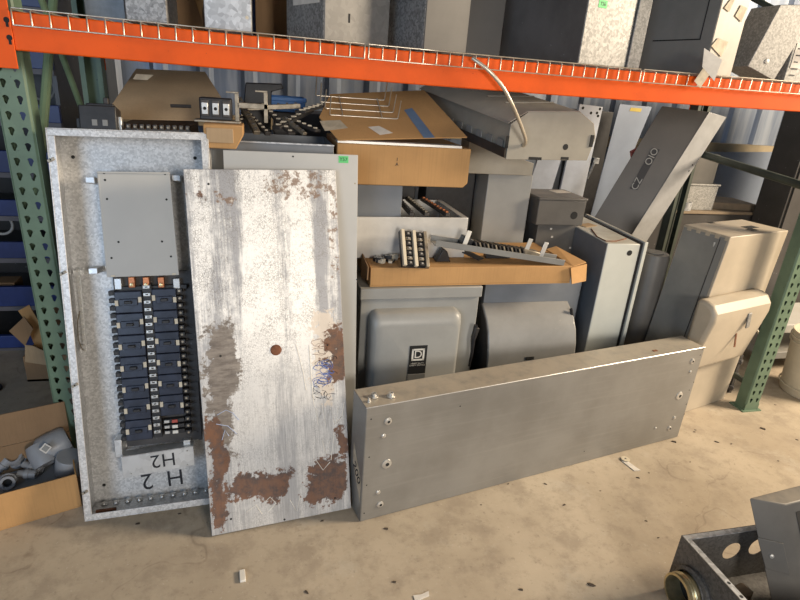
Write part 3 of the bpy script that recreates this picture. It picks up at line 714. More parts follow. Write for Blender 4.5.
lg = MB().box(lx0, lx1, -.0792, -.078, lz0, lz1).build('logo_plate', M['hole'], door); lg['label'] = 'black plate with square logo and small print'
lw_ = lx1 - lx0; cxl = (lx0 + lx1) / 2; zc = lz1 - lw_ * .55; s_ = lw_ * .36
mb = MB()
for a in ((cxl - s_, cxl + s_, zc + s_ * .72, zc + s_), (cxl - s_, cxl + s_, zc - s_, zc - s_ * .72), (cxl - s_, cxl - s_ * .72, zc - s_, zc + s_), (cxl + s_ * .72, cxl + s_, zc - s_, zc + s_)): mb.box(a[0], a[1], -.0798, -.0793, a[2], a[3])
mb.build('logo_square', M['white'], lg)
text('logo_letter', 'D', s_ * 1.75, M['white'], lg, tface(cxl, -.0797, zc), .0003)
text('small_print', 'HEAVY DUTY\nSAFETY SWITCH', lw_ * .12, M['white'], lg, tface(cxl, -.0797, zc - s_ * 1.65), .0002)
MB().box(lx0, lx1, -.0792, -.078, lz0 - .055, lz0 - .004).build('warning_label', M['midgrey'], door)

# ---- can-type meter enclosure beside it
A = at(480, 279, .17); Bq = at(583, 279, .17)
MK = frame((A.x + .035, .17, 0), (Bq.x - A.x, 0, 0), (0, 0, 1)); kw = Bq.x - A.x - .035; kh = at(520, 285, .17).z + .05
kb = thing('meter_enclosure', 'blue grey enclosure with bulging curved front cover, right of the logo box', 'electrical box', MK)
kh = TZ - .002
MB().box(0, kw, 0, .20, 0, kh).build('enclosure_body', M['bluegrey'], kb, bevel=.004)
# curved cover, profile in y-z extruded along x
cx0 = (MK.inverted() @ at(479, 304, .13)).x + .03; cx1 = (MK.inverted() @ at(571, 306, .13)).x
zt = (MK.inverted() @ at(520, 305, .12)).z - .022
prof = [(0, zt + .02), (-.035, zt), (-.085, zt - .035), (-.125, zt - .085), (-.150, zt - .15), (-.160, zt - .22), (-.160, zt - .33), (-.02, zt - .42), (0, zt - .42)]
mb = MB(); mb.prism([(cx0, p, z) for p, z in prof], (cx1 - cx0, 0, 0)); cv = mb.build('curved_cover', M['glossgrey'], kb, bevel=.006, seg=3, angle=32)
mb = MB(); mb.prism([(cx0 - .004, p * .98 - .0, z - .004) for p, z in prof], (.0035, 0, 0)); mb.build('end_plate', M['charcoal'], cv)
px0, pz = loc(MK, 530, 357.5, -.161); MB().box(px0 - .022, px0 + .022, -.1625, -.160, pz - .012, pz + .004).build('name_strip', M['hole'], cv)
mb = MB(); q = [Vector(at(x, y, .0)) for x, y in ((476, 325), (473, 340), (472, 352), (469, 366))]; mb.tube([MK.inverted() @ p for p in q], [.010, .012, .008, .006], 8)
mb.build('latch', M['black'], kb)
MB().obox(MK.inverted() @ at(475, 333, .0), (.022, .02, .06), Matrix.Rotation(.2, 3, 'Y')).build('latch_block', M['dark'], kb, bevel=.003)
q = [MK.inverted() @ at(x, y, .10) for x, y in ((571, 309), (572, 316), (570, 322))]
MB().tube(q, .008, 8).build('hasp', M['black'], kb)

# ---- long shallow carton tray across both boxes
Yc = .035
A = at(370, 285.5, Yc); Bq = at(571, 283, Yc); zt = at(370, 268, Yc).z
MY = frame((A.x, Yc, TZ), (Bq.x - A.x, .012, 0), (0, 0, 1)); cw = (Bq - A).length; chh = zt - TZ
cd_ = .40
tray = thing('carton_tray', 'long shallow corrugated carton lying across the grey boxes, strewn with breaker parts', 'carton', MY)
MB().box(0, cw, 0, cd_, 0, .006).build('bottom', M['card'], tray)
MB().box(0, cw, 0, .006, .006, chh).build('front_side', M['card'], tray, bevel=.002)
MB().box(0, cw, cd_ - .006, cd_, .006, chh).build('rear_side', M['card'], tray, bevel=.002)
for xx in (0, cw - .006): MB().box(xx, xx + .006, .006, cd_ - .006, .006, chh).build('end_side', M['card'], tray, bevel=.002)
MB().box(.006, cw - .006, .006, cd_ - .006, chh - .006, chh - .001).build('top_flap', M['card'], tray, bevel=.001)
IY = MY.inverted()
MB().prism([IY @ p for p in (at(571, 268, .03), at(587, 264, .10), at(586, 281, .10), at(572, 284, .03))], (.0, .006, 0)).build('corner_flap', M['card'], tray)
MB().prism([IY @ p for p in (at(546, 250, .26), at(556, 247, .27), at(586, 263, .10), at(573, 267, .06))], (0, 0, .005)).build('raised_flap', M['card'], tray)
MB().prism([IY @ p for p in (at(362, 251, .20), at(369, 267, .03), at(368, 280, .03), at(362, 277, .14))], (-.005, 0, 0)).build('side_flap', M['carddark'], tray)
ZT = TZ + chh        # top of tray

# ---- open steel tub with bus bars, dark box, carton above
Ytb = .17
A = at(352, 247, Ytb); TLt = at(352, 216.5, Ytb); TRt = at(470, 213.5, Ytb)
zb = ZT + .001; zt = TLt.z
MU = frame((A.x - .02, Ytb, zb), (1, .02, 0), (0, 0, 1)); uw = TRt.x - A.x + .02; uh = zt - zb; ud = .40
ut = thing('steel_trough', 'open white weathered steel trough holding dark bus bars, on the carton tray', 'steel trough', MU)
mb = MB(); mb.box(0, uw, 0, .004, 0, uh); mb.box(0, uw, ud - .004, ud, 0, uh); mb.box(0, .004, .004, ud - .004, 0, uh); mb.box(uw - .004, uw, .004, ud - .004, 0, uh); mb.box(.004, uw - .004, .004, ud - .004, 0, .004)
mb.box(uw - .03, uw - .004, .004, ud - .004, uh - .004, uh)
mb.build('trough_body', M['galvwhite'], ut, bevel=.002)
for k, (x0_, x1_, y0_, y1_) in enumerate(((408, 427, 190, 212), (423, 448, 189, 214), (398, 412, 192, 213))):
    a = MU.inverted() @ at(x1_, y1_, Ytb + .01); b = MU.inverted() @ at(x0_, y0_, Ytb + .32)
    a.z = uh + .012; b.z = uh + .02
    o = MB().bar(a, b, .022, .016).build('bus_bar', M['dark'], mx=MU.copy(), bevel=.002)
    tag(o, ('dark bus bar lying in steel trough, nearest the middle', 'dark bus bar lying in steel trough, the one furthest right', 'dark bus bar lying in steel trough against the dark grey box')[k], 'bus bar', 'bus bars in the white trough')
    for j in range(9):
        p = a.lerp(b, (j + .5) / 9); q = MB().obox(p + Vector((0, 0, .0115)), (.012, .016, .007), Matrix.Identity(3)).build('bus_clip', M['lug'] if k == 0 else M['copper'] if k == 1 else M['dark'], o)
A = at(352, 215.5, .20); Bq = at(401, 215, .20)
ztb = MU.translation.z + .004
MX = frame((A.x - .0, .20, ztb), (1, 0, 0), (0, 0, 1)); zt2 = at(380, 189, .20).z
db = sheet_box('steel_box', 'dark blue grey steel box under the large carton, standing in white trough', 'electrical box', MX, Bq.x - A.x, .24, 1.222 - ztb, 'bluegrey', .003)
mb = MB(); mb.box(.0, Bq.x - A.x, -.003, 0, 1.222 - ztb - .16, 1.222 - ztb - .155); mb.build('seam', M['dark'], db)

Yk = .12
A = at(336, 189, Yk); Bq = at(467, 188, Yk); TLk = at(337, 139, Yk)
zk = 1.2235
MB_ = frame((A.x, Yk, zk), (1, 0, 0), (0, 0, 1)); kw2 = Bq.x - A.x; kh2 = TLk.z - zk; kd2 = .40
cb = thing('large_carton', 'large flat corrugated carton under the wire basket, below orange beam', 'carton', MB_)
IB = MB_.inverted()
mb = MB(); mb.prism([(0, 0, 0), (kw2 - .02, 0, 0), (kw2, 0, .02), (kw2, 0, kh2 - .014), (0, 0, kh2 - .014)], (0, kd2, 0)); mb.build('carton_body', M['card'], cb, bevel=.004)
MB().box(.0, kw2 - .045, -.004, .05, kh2 - .0135, kh2 - .004).build('steel_sheet', M['galvwhite'], cb)
F0 = Vector((0, -.012, kh2)); F1 = IB @ at(424, 91, .50)
nF = (F1 - F0).cross(Vector((1, 0, 0))).normalized(); nFw = MB_.to_3x3() @ nF; PF = MB_ @ F0
if nFw.z < 0: nFw = -nFw
def onflap(x, y, up=0.0): return IB @ (onpl(x, y, PF + nFw * up, nFw))
nl = IB.to_3x3() @ nFw
mb = MB(); q = [onflap(*p) for p in ((338, 141), (467, 138), (424, 91), (330, 95), (319, 118))]
mb.prism(q, nl * .005); flap = mb.build('top_flap', M['card'], cb, bevel=.001)
for k, pp in enumerate((((319.5, 121), (340, 120), (348, 128), (325, 131)), ((368, 127), (379, 126), (393, 133), (380, 135)))):
    mb = MB(); mb.prism([onflap(*p, .0056) for p in pp], nl * .0006); mb.build('paper_label', M['paperold'] if k == 0 else M['paper'], cb)
mb = MB(); mb.prism([onflap(*p, .0056) for p in ((424, 138), (435, 137.6), (412, 108), (404, 110))], nl * .0006); mb.build('blue_tape', M['tape'], cb)
text('printed_mark', '1\nA', .02, M['ink'], cb, tface((IB @ at(397, 163, Yk)).x, -.001, (IB @ at(397, 162, Yk)).z), .0002)

# wire basket on the carton
MWB = frame(PF + Vector((0, 0, 0)), (1, 0, 0), nFw); MWB.translation = onpl(366, 117, PF + nFw * .0085, nFw)
wb = thing('wire_basket', 'small bent wire rack lying on top of large carton flap', 'wire rack', MWB)
for k in range(4):
    yy = k * .05; hh = .085; x0_, x1_ = -.155 - .016 * k, .14 - .012 * k
    MB().tube([(x0_, yy, hh), (x0_, yy, .004), (x0_ + .006, yy, 0), (x1_ - .006, yy, 0), (x1_, yy, .004), (x1_, yy, hh)], .0026, 6).build('wire_hoop', M['wire'], wb, angle=60)
for xx in (-.10, .07): MB().tube([(xx, -.004, .0035), (xx, .155, .0035)], .0022, 6).build('wire_runner', M['wire'], wb)

# parts lying on the tray
P = onz(430, 268, ZT)
def placed(name, label, cat, mb, m, mx, group=None, bevel=0): return tag(mb.build(name, M[m], mx=mx, bevel=bevel), label, cat, group)
p0 = at(428, 235, .13); p1 = at(416, 273, .02); p0.z = max(p0.z, ZT + .09); p1.z = max(p1.z, ZT + .012)
MI = frame(p1, (1, .1, -.12), p0 - p1); ih = (p0 - p1).length
bi = thing('breaker_rail', 'cream and black breaker interior standing tilted on carton tray', 'breaker part', MI)
MB().box(-.062, .065, .012, .03, 0.0, ih).build('back_pan', M['black'], bi)
for k, xx in enumerate((-.062, -.008, .046)):
    MB().box(xx, xx + .016, -.006, .012, 0, ih).build('rail', M['lug'] if k == 2 else M['cream'], bi, bevel=.002)
for xx in (-.028, .028):
    for k in range(7):
        z = ih * (k + .6) / 7.4; c = MB().box(xx - .011, xx + .011, -.001, .012, z - .007, z + .007).build('clip', M['lug'] if k % 2 else M['dark'], bi, bevel=.001)
        MB().box(xx - .004, xx + .004, -.006, -.001, z - .003, z + .004).build('clip_tooth', M['screw'], c)
random.seed(5)
for k in range(18):
    p = onz(random.uniform(376, 395), random.uniform(255, 263), ZT)
    o = MB().box(-.018, .018, -.009, .009, 0, random.uniform(.010, .030)).build('plastic_connector', M['cream'] if k % 3 else M['black'], mx=Matrix.Translation((p.x, p.y, ZT + .0005)) @ Matrix.Rotation(random.uniform(0, 3), 4, 'Z'), bevel=.002)
    tag(o, 'small plastic connector in the loose heap at left end of carton tray', 'connector', 'loose connectors on the carton tray')
# long wedge shaped steel channel with spring clips
e0 = at(436, 241, .065); e1 = at(565, 261, .05); e1.z = max(e1.z, ZT + .018); 
MW = frame(e0 - Vector((0, 0, .012)), e1 - e0, (0, 0, 1)); wl = (e1 - e0).length
sr = thing('clip_rail', 'grey sloping steel channel with a row of spring clips on carton tray', 'breaker part', MW)
mb = MB(); mb.box(0, wl, 0, .003, -.012, .016); mb.box(0, wl, .003, .085, -.012, -.009); mb.box(0, wl, .085, .088, -.012, .016)
mb.build('channel', M['midgrey'], sr, bevel=.001)
for k in range(13):
    x = wl * (.30 + .37 * k / 12); MB().obox((x, .05, .012), (.007, .07, .04), Matrix.Rotation(-.5, 3, 'Y') @ Matrix.Rotation(.15, 3, 'Z')).build('spring_clip', M['lug'] if k % 2 else M['dark'], sr)
for f, hgt, mm in ((.23, .075, 'white'), (.70, .085, 'lightgrey'), (.83, .08, 'bright')):
    MB().obox((wl * f, .03, hgt / 2), (.022, .003, hgt), Matrix.Rotation(.12, 3, 'Y')).build('upright_tab', M[mm], sr, bevel=.001)
MB().obox((wl * .245, .06, .02), (.05, .05, .04), Matrix.Rotation(.2, 3, 'Y')).build('terminal_block', M['black'], sr, bevel=.003)
MB().obox((wl * .74, .05, .015), (.09, .05, .03), Matrix.Rotation(.1, 3, 'Y')).build('terminal_strip', M['lug'], sr, bevel=.003)
# dark flat pieces beneath the channel
p0 = onz(481, 261, ZT + .004); p1 = onz(452, 247, ZT + .03)
placed('flat_bar', 'dark flat steel bar under the sloping clip channel', 'steel bar', MB().bar((0, 0, 0), p1 - p0, .045, .006), 'dark', Matrix.Translation(p0 + Vector((0, 0, .008))), bevel=.001)
p0 = onz(436, 262, ZT); placed('black_block', 'black plastic block between cream breaker rail and flat steel bar', 'block', MB().prism([(0, 0, 0), (.07, 0, 0), (.05, 0, .05), (.03, 0, .06)], (0, .05, 0)), 'black', Matrix.Translation((p0.x, p0.y, ZT + .0005)), bevel=.003)
p0 = onz(486, 259, ZT); placed('black_bracket', 'black plastic bracket under the clip channel, on carton tray', 'bracket', MB().box(0, .13, 0, .035, 0, .026), 'black', Matrix.Translation((p0.x, p0.y + .005, ZT + .0005)), bevel=.003)

# ================================================================== BEHIND THE TUB AND COVER
# trough full of dark rails
Yt = .10
A = at(203, 139.5, Yt); Bq = at(334, 138.5, Yt); zt = A.z
MR = frame((A.x, Yt, 0), (1, 0, 0), (0, 0, 1)); rw = Bq.x - A.x; rd = .34
rt = thing('steel_bin', 'tall blue grey steel box heaped with dark rails, behind the grey plate', 'steel box', MR)
mb = MB(); mb.box(0, rw, 0, .003, 0, zt); mb.box(0, rw, rd - .003, rd, 0, zt); mb.box(0, .003, .003, rd - .003, 0, zt); mb.box(rw - .003, rw, .003, rd - .003, 0, zt); mb.box(.003, rw - .003, .003, rd - .003, zt - .05, zt - .046)
mb.build('bin_body', M['bluegrey'], rt, bevel=.002)
MB().box(-.002, rw + .002, -.004, 0, zt - .004, zt + .003).build('rim', M['galv'], rt, bevel=.001)
zb0 = zt - .044
rails = [  # pixel ends, depths, width, thickness, material
    ((257, 133), .13, (238, 98), .40, .026, .016, 'lug'), ((268, 134), .14, (246, 112), .36, .022, .014, 'dark'), ((238, 135), .12, (244, 112), .34, .02, .014, 'dark'),
    ((292, 134), .14, (262, 104), .40, .030, .010, 'dark'), ((247, 108), .30, (300, 106), .34, .018, .02, 'lug'), ((300, 112), .20, (326, 104), .40, .05, .008, 'dark'),
    ((276, 128), .18, (310, 110), .38, .04, .014, 'dark'), ((305, 134), .15, (284, 118), .26, .02, .012, 'lug'), ((318, 131), .16, (296, 122), .28, .03, .012, 'dark'), ((228, 134), .14, (232, 118), .3, .02, .012, 'lug')]
names = ['slotted rail, steepest over the front rim', 'rail just right of the steepest one', 'short rail beside the three pole switch', 'wide flat rail across the middle', 'long level rail across the back', 'flat strip at the right rear', 'thick rail under the right strip', 'short rail near the right front rim', 'dark block lying against the carton', 'thin rail at left end']
for (a, Ya, b, Yb, w_, t_, m_), nm in zip(rails, names):
    p0, p1 = at(*a, Ya), at(*b, Yb); p0.z = max(p0.z, zb0 + .012)
    o = MB().bar((0, 0, 0), p1 - p0, w_, t_).build('steel_rail', M[m_], mx=Matrix.Translation(p0), bevel=.002)
    tag(o, nm + ' heaped in the blue grey box', 'steel rail', 'rails heaped in the steel box')
    d_ = (p1 - p0); n_ = max(3, int(d_.length / .035))
    for j in range(n_):
        q = d_ * ((j + .5) / n_); MB().obox(q + Vector((0, 0, t_ / 2 + .002)), (w_ * .55, .010, .006), Matrix.Identity(3)).build('rail_lug', M['dark' if m_ == 'lug' else 'lug'], o)
p = at(258, 112, .40); o = MB().prism([(-.08, 0, -.16), (.05, 0, -.16), (.06, 0, .085), (.11, 0, .10), (.105, 0, .12), (-.05, 0, .115)], (.0, .06, 0)).build('black_bracket', M['black'], mx=Matrix.Translation(p + Vector((0, .04, 0))), bevel=.004)
tag(o, 'black bent bracket standing upright behind the heaped rails', 'bracket')
# three pole switch with bent steel tabs, on a small carton
Ys = .02
a = at(245, 146, Ys)
P = at(201, 140, -.0)
MS = frame(at(203, 141, .045), (1, .02, 0), (0, 0, 1))
pc = thing('small_carton', 'small torn carton under the three pole switch, beside tub corner', 'carton', Matrix.Translation((at(205, 146, .0).x, -.035, MG.translation.z + gh * .988 + .004)))
wq = at(244, 146, .0).x - at(205, 146, .0).x
CZ0 = MG.translation.z + gh * .988 + .004; hq = at(225, 124, .0).z - CZ0
mb = MB(); mb.prism([(0, 0, 0), (wq * .8, 0, 0), (wq, 0, hq - .035), (wq, 0, hq), (0, 0, hq)], (0, .125, 0)); mb.build('carton_body', M['card'], pc, bevel=.004)
mb = MB(); mb.box(.01, wq * .75, -.004, 0, hq * .25, hq - .012); mb.build('torn_flap', M['cardpale'], pc, bevel=.004)
z0 = CZ0 + hq + .001; x0_ = at(200, 120, .03).x; x1_ = at(232, 118, .03).x
sw = thing('three_pole_switch', 'black three pole switch with bent steel tabs, on small torn carton', 'switch', Matrix.Translation((x0_, .03, z0)))
ww = x1_ - x0_
MB().box(-.02, ww + .03, -.012, .07, 0, .008).build('base', M['lug'], sw, bevel=.002)
MB().box(0, ww, 0, .06, .008, .085).build('switch_body', M['black'], sw, bevel=.004)
for k in range(3):
    cx = ww * (.17 + .33 * k); c = MB().box(cx - .014, cx + .014, -.004, 0, .02, .078).build('pole', M['dark'], sw, bevel=.002)
    MB().box(cx - .011, cx + .011, -.0065, -.004, .028, .068).build('contact_plate', M['screw'], c, bevel=.002)
    mb = MB(); mb.lathe([(.0001, 0), (.006, 0)], (cx, -.0068, .048), (0, -1, 0), 10); mb.build('contact_hole', M['hole'], c)
for xx, hh in ((ww + .012, .105), (ww + .115, .115)):
    mb = MB(); mb.prism([(xx, 0, .008), (xx + .014, 0, .008), (xx + .014, 0, hh), (xx, 0, hh)], (0, .004, 0)); mb.box(xx - .03, xx + .014, 0, .012, hh, hh + .006); mb.build('bent_tab', M['lug'], sw, bevel=.001)
MB().box(ww + .02, ww + .13, .0, .02, .055, .075).build('tie_bar', M['lug'], sw, bevel=.002)
MB().tube([(-.03, .02, .05), (-.10, .02, .048)], .006, 8).build('shaft', M['dark'], sw)

# big brown carton behind the tub
Yb = .12
A = at(104, 122, Yb)
bc = thing('brown_carton', 'big brown carton with sloping lid behind the top of breaker panel', 'carton', Matrix.Translation((A.x, .20, 0)))
bz = 1.40; bwid = .27
MB().box(0, bwid, 0, .5, 0, bz).build('carton_body', M['carddark'], bc, bevel=.005)
IBc = Matrix.Translation((-A.x, -.20, 0))
q = [IBc @ p for p in (at(103, 119, .20), at(236, 122, .22), at(205, 73, .62), at(136, 70, .62))]
for v in q[:2]: v.z = max(v.z, bz + .002)
MB().prism(q, (0, .004, .006)).build('sloping_lid', M['cardpale'], bc, bevel=.001)
mb = MB(); mb.prism([IBc @ at(x, y, .42) + Vector((0, -.06, 0)) for x, y in ((139, 74), (156, 75), (150, 80), (136, 79))], (0, .001, .001)); mb.build('paper_label', M['paperold'], bc)
# cabinet at the rear carrying the blue bin
rc = sheet_box('rear_cabinet', 'dark cabinet behind the heaped rails, carrying a bright blue bin', 'cabinet', Matrix.Translation((.86, .72, 0)), .75, .28, at(285, 112, .74).z, 'charcoal')
zc_ = at(285, 112, .74).z
pa = at(246, 108, .76); pb = at(305, 108, .76)
bb = thing('blue_bin', 'bright blue plastic bin behind the heaped rails, under orange beam', 'bin', Matrix.Translation((pa.x, .74, zc_ + .001)))
bwid = pb.x - pa.x; bh = at(285, 97, .76).z - zc_
mb = MB(); mb.box(0, bwid, 0, .006, 0, bh); mb.box(0, bwid, .17, .176, 0, bh); mb.box(0, .006, .006, .17, 0, bh); mb.box(bwid - .006, bwid, .006, .17, 0, bh); mb.box(.006, bwid - .006, .006, .17, 0, .006)
mb.build('bin_body', M['brightblue'], bb, bevel=.004)
MB().box(-.006, bwid + .006, -.008, 0, bh - .02, bh).build('rim', M['brightblue'], bb, bevel=.003)

# on top edge of the tub: a breaker and a lug strip
e_r = MT.to_3x3()
ML1 = MT @ Matrix.Translation((0, 0, TH + .001))
xL = (MT.inverted() @ at(80, 127, -.02)).x; xR = (MT.inverted() @ at(117, 127, -.02)).x
lb1 = thing('loose_breaker', 'black two pole breaker lying on top edge of the open breaker panel', 'circuit breaker', ML1 @ Matrix.Translation((xL, .025, 0)))
bwid = xR - xL
MB().box(0, bwid, 0, .09, 0, .082).build('breaker_body', M['black'], lb1, bevel=.004)
MB().box(.02, bwid - .01, .02, .07, .082, .092).build('shoulder', M['black'], lb1, bevel=.003)
MB().box(bwid * .62, bwid * .76, .035, .055, .092, .115).build('toggle', M['dark'], lb1, bevel=.003)
MB().box(-.014, 0, .02, .07, .005, .04).build('terminal', M['black'], lb1, bevel=.002)
for f in (.34, .62): MB().box(bwid * f, bwid * f + .016, -.0015, 0, .014, .034).build('contact_window', M['midgrey'], lb1)
MB().box(bwid, bwid + .012, .02, .05, 0, .05).build('clip', M['screw'], lb1, bevel=.002)
xL = (MT.inverted() @ at(124, 126, -.02)).x; xR = (MT.inverted() @ at(190, 127, -.02)).x
ls = thing('lug_strip', 'dark strip of small lugs lying on top edge of the breaker panel', 'terminal strip', ML1 @ Matrix.Translation((xL, .03, 0)))
MB().box(0, xR - xL, 0, .04, 0, .008).build('strip', M['dark'], ls)
for k in range(10):
    xx = (xR - xL) * (k + .5) / 10; c = MB().box(xx - .007, xx + .007, .004, .034, .008, .026).build('lug', M['dark'], ls, bevel=.002)
    MB().cyl((xx, .0035, .016), (xx, .0015, .016), .004, 8).build('lug_screw', M['lug'], c)

# ================================================================== BUSWAY, TALL BOXES BEHIND THE TRAY
Y0 = .05
endp = [at(x, y, Y0) for x, y in ((511, 124), (529, 112), (579, 112), (593, 124), (594.5, 138), (586, 160), (506, 159))]
far = at(421, 89, .72) - endp[0]
O = endp[6].copy(); MBW = Matrix.Translation(O)
bwy = thing('busway_section', 'beige grey busway trough with chamfered corners and a hanging cable, under orange beam', 'busway', MBW)
mb = MB(); mb.prism([p - O for p in endp], far); mb.build('housing', M['busway'], bwy, bevel=.004)
mb = MB(); c_ = sum((p - O for p in endp), Vector()) / 7
lp = [p - O for p in endp[:5]]; lid = MB()
lp = [lp[0] + (lp[0] - lp[4]) * .02] + lp[1:4] + [lp[4]]
up_ = [c_ + (p - c_) * 1.035 for p in lp]
lid.prism(lp + up_[::-1], far * .99); lid.build('lid', M['busbeige'], bwy, bevel=.002)
mb.prism([c_ + (p - O - c_) * 1.015 + Vector((0, -.0005, 0)) for p in endp], (0, -.004, 0)); ep = mb.build('end_plate', M['busway'], bwy, bevel=.002)
for x, y, r in ((565.5, 147, .013),):
    a = at(x, y, Y0 - .0046) - O; mb = MB(); mb.lathe([(.0001, 0), (r, 0)], a + Vector((0, -.0004, 0)), (0, -1, 0), 16); mb.build('knockout', M['hole'], ep)
for x, y, w_, h_ in ((507, 142, .006, .05), (591.5, 141, .008, .05)):
    a = at(x, y, Y0 - .005) - O; MB().box(a.x - w_, a.x + w_, a.y - .004, a.y, a.z - h_ / 2, a.z + h_ / 2).build('latch_slot', M['hole'], ep)
for x0_, x1_ in ((528, 541), (560, 568)):
    a = at(x0_, 159, Y0) - O; b = at(x1_, 159, Y0) - O; MB().box(a.x, b.x, a.y - .005, a.y + .03, a.z - .002, a.z + .010).build('bottom_notch', M['hole'], ep)
# lower left flange with slots, following the side
sd = far.normalized(); e_top = endp[0] - O; e_bot = endp[6] - O
for k in range(9):
    f0 = .04 + .105 * k
    p = e_bot.lerp(e_top, .18) + far * f0; q = e_bot.lerp(e_top, .50) + far * f0
    mb = MB(); mb.prism([p + Vector((-.003, -.003, 0)), p + far * .055 + Vector((-.003, -.003, 0)), q + far * .055 + Vector((-.003, -.003, 0)), q + Vector((-.003, -.003, 0))], (-.004, -.003, 0)); mb.build('side_tab', M['midgrey'], bwy, bevel=.001)
p0 = e_bot + Vector((-.004, -.001, .004)); mb = MB(); mb.prism([p0, p0 + far * .98, p0 + far * .98 + Vector((-.004, 0, .04)), p0 + Vector((-.004, 0, .04))], (-.005, -.003, 0)); mb.build('dark_joint', M['dark'], bwy)
for k in (.22, .40, .58, .76):
    p = (endp[1] - O) + far * k; q = (endp[2] - O) + far * k; MB().bar(p + Vector((0, 0, .0055)), q + Vector((0, 0, .0055)), .010, .005).build('lid_seam', M['busway'], bwy, bevel=.001)
# armoured cable from the deck into the end plate
pts_ = [at(x, y, Yy) for x, y, Yy in ((472, 58, -.072), (479, 63, -.085), (490, 72, -.095), (502, 86, -.095), (511, 102, -.08), (518, 118, -.05), (524, 134, -.01), (525.5, 142, .015), (523, 146, .043))]
sm = []
for i in range(len(pts_) - 1):
    for k in range(6):
        t_ = k / 6; p_ = pts_[max(i - 1, 0)]; a_, b_ = pts_[i], pts_[i + 1]; n_ = pts_[min(i + 2, len(pts_) - 1)]
        sm.append(.5 * (2 * a_ + (b_ - p_) * t_ + (2 * p_ - 5 * a_ + 4 * b_ - n_) * t_ ** 2 + (3 * a_ - p_ - 3 * b_ + n_) * t_ ** 3))
sm.append(pts_[-1])
rr = [.0068 + (.0011 if k % 2 else 0) for k in range(len(sm))]
o = MB().tube(sm, rr, 10).build('armoured_cable', M['wire'], mx=Matrix.Identity(4), angle=80); tag(o, 'thin armoured cable looping from the wire deck down to the busway end', 'cable')

# steel channel under the busway, tall box below it
Yp = .47
a = at(489, 173, Yp); b = at(534, 171, Yp)
tb = thing('tall_enclosure', 'tall grey enclosure behind the carton tray, under the busway', 'electrical enclosure', Matrix.Translation((a.x, Yp, 0)))
th_ = a.z - .002
MB().box(0, b.x - a.x, 0, .24, 0, th_).build('enclosure_body', M['grey'], tb, bevel=.004)
a2 = at(466, 172, Yp - .04); b2 = at(533, 170, Yp - .04); c2 = at(468, 137, Yp - .04)
o = MB().prism([(0, 0, 0), (b2.x - a2.x, 0, 0), (b2.x - a2.x, 0, .062), (.01, 0, c2.z - a2.z - .008), (0, 0, c2.z - a2.z - .008)], (0, .12, 0)).build('steel_channel', M['busway'], mx=Matrix.Translation((a2.x, Yp - .04, a.z)), bevel=.003)
tag(o, 'short grey steel channel lying across the tall enclosure, below busway', 'steel channel')
# added black block standing in for shade between the trough and the tall box
o = sheet_box('gap_shade_block', 'black block added as painted shade in the gap left of the tall grey enclosure', 'cabinet', Matrix.Translation((1.64, .62, 0)), a.x - 1.65, .15, 1.33, 'black')

# stacked boxes at right end of tray
Yq = .47
A = at(538, 223, Yq); Bq = at(579, 224, Yq); zs = A.z
b3 = thing('lower_box', 'grey hinged box under the small box with knockout hole', 'electrical box', Matrix.Translation((A.x, Yq, 0)))
w3 = Bq.x - A.x
MB().box(0, w3, 0, .26, 0, zs).build('enclosure_body', M['darkgrey'], b3, bevel=.003)
MB().box(.0, w3 - .02, -.006, 0, .3, zs - .006).build('door', M['darkgrey'], b3, bevel=.002)
MB().cyl((w3 - .012, -.004, zs - .12), (w3 - .012, -.004, zs - .05), .005, 8).build('hinge', M['screw'], b3)
for x, y in ((551, 229), (552, 237), (570, 248)):
    p = at(x, y, Yq - .0062); MB().box(p.x - A.x - .006, p.x - A.x + .006, -.0068, -.006, p.z - .004, p.z + .006).build('paint_chip', M['paper'], b3)
A2 = at(536, 222.5, Yq - .05); TL2 = at(539, 200, Yq - .05); TR2 = at(586, 206, Yq - .05)
b2_ = thing('knockout_box', 'small dusty grey box with round knockout hole, topmost of stacked boxes', 'electrical box', Matrix.Translation((A2.x, Yq - .05, zs + .001)))
w2 = TR2.x - A2.x; h2 = TL2.z - zs - .001
MB().box(0, w2, 0, .25, 0, h2).build('enclosure_body', M['darkgrey'], b2_, bevel=.004)
MB().box(-.004, w2 + .004, -.005, .255, h2, h2 + .014).build('lid', M['darkgrey'], b2_, bevel=.004)
p = at(574, 215.5, Yq - .051); mb = MB(); mb.lathe([(.0001, 0), (.021, 0)], (p.x - A2.x, -.0006, p.z - zs - .001), (0, -1, 0), 20); mb.build('knockout', M['hole'], b2_)
p = onz(560, 191.5, zs + h2 + .016); MB().obox((p.x - A2.x, p.y - Yq + .05, h2 + .0147), (.10, .07, .001), Matrix.Rotation(.2, 3, 'Z')).build('paper_label', M['paper'], b2_)

# ================================================================== TALL PALE ENCLOSURE WITH GASKET
C0 = at(608, 243.5, .13); zt = C0.z
ME = frame((C0.x, C0.y, 0), (1, -.05, 0), (0, 0, 1)); ew = .18; ed = .60
te = thing('gasketed_enclosure', 'tall pale grey enclosure with knockout hole and black door gasket', 'electrical enclosure', ME)
MB().box(0, ew, 0, ed, 0, zt).build('enclosure_body', M['paleg'], te, bevel=.003)
MB().box(-.0015, 0, .004, ed, .004, zt - .004).build('side_sheet', M['bluegrey'], te)
MB().box(ew, ew + .018, .006, ed - .006, .006, zt + .004).build('gasket', M['black'], te)
MB().box(ew + .018, ew + .036, -.008, ed + .01, .004, zt + .012).build('door', M['paleg'], te, bevel=.002)
knock(te, ME, (629.5, 253), .0145)
mb = MB(); q = [ME.inverted() @ onz(x, y, zt) for x, y in ((591, 229), (597, 237), (606, 241.5), (616, 241.5), (626, 239))]; mb.tube([(p.x, p.y, zt + .002) for p in q], .003, 6); mb.build('sealant_line', M['rust'], te)
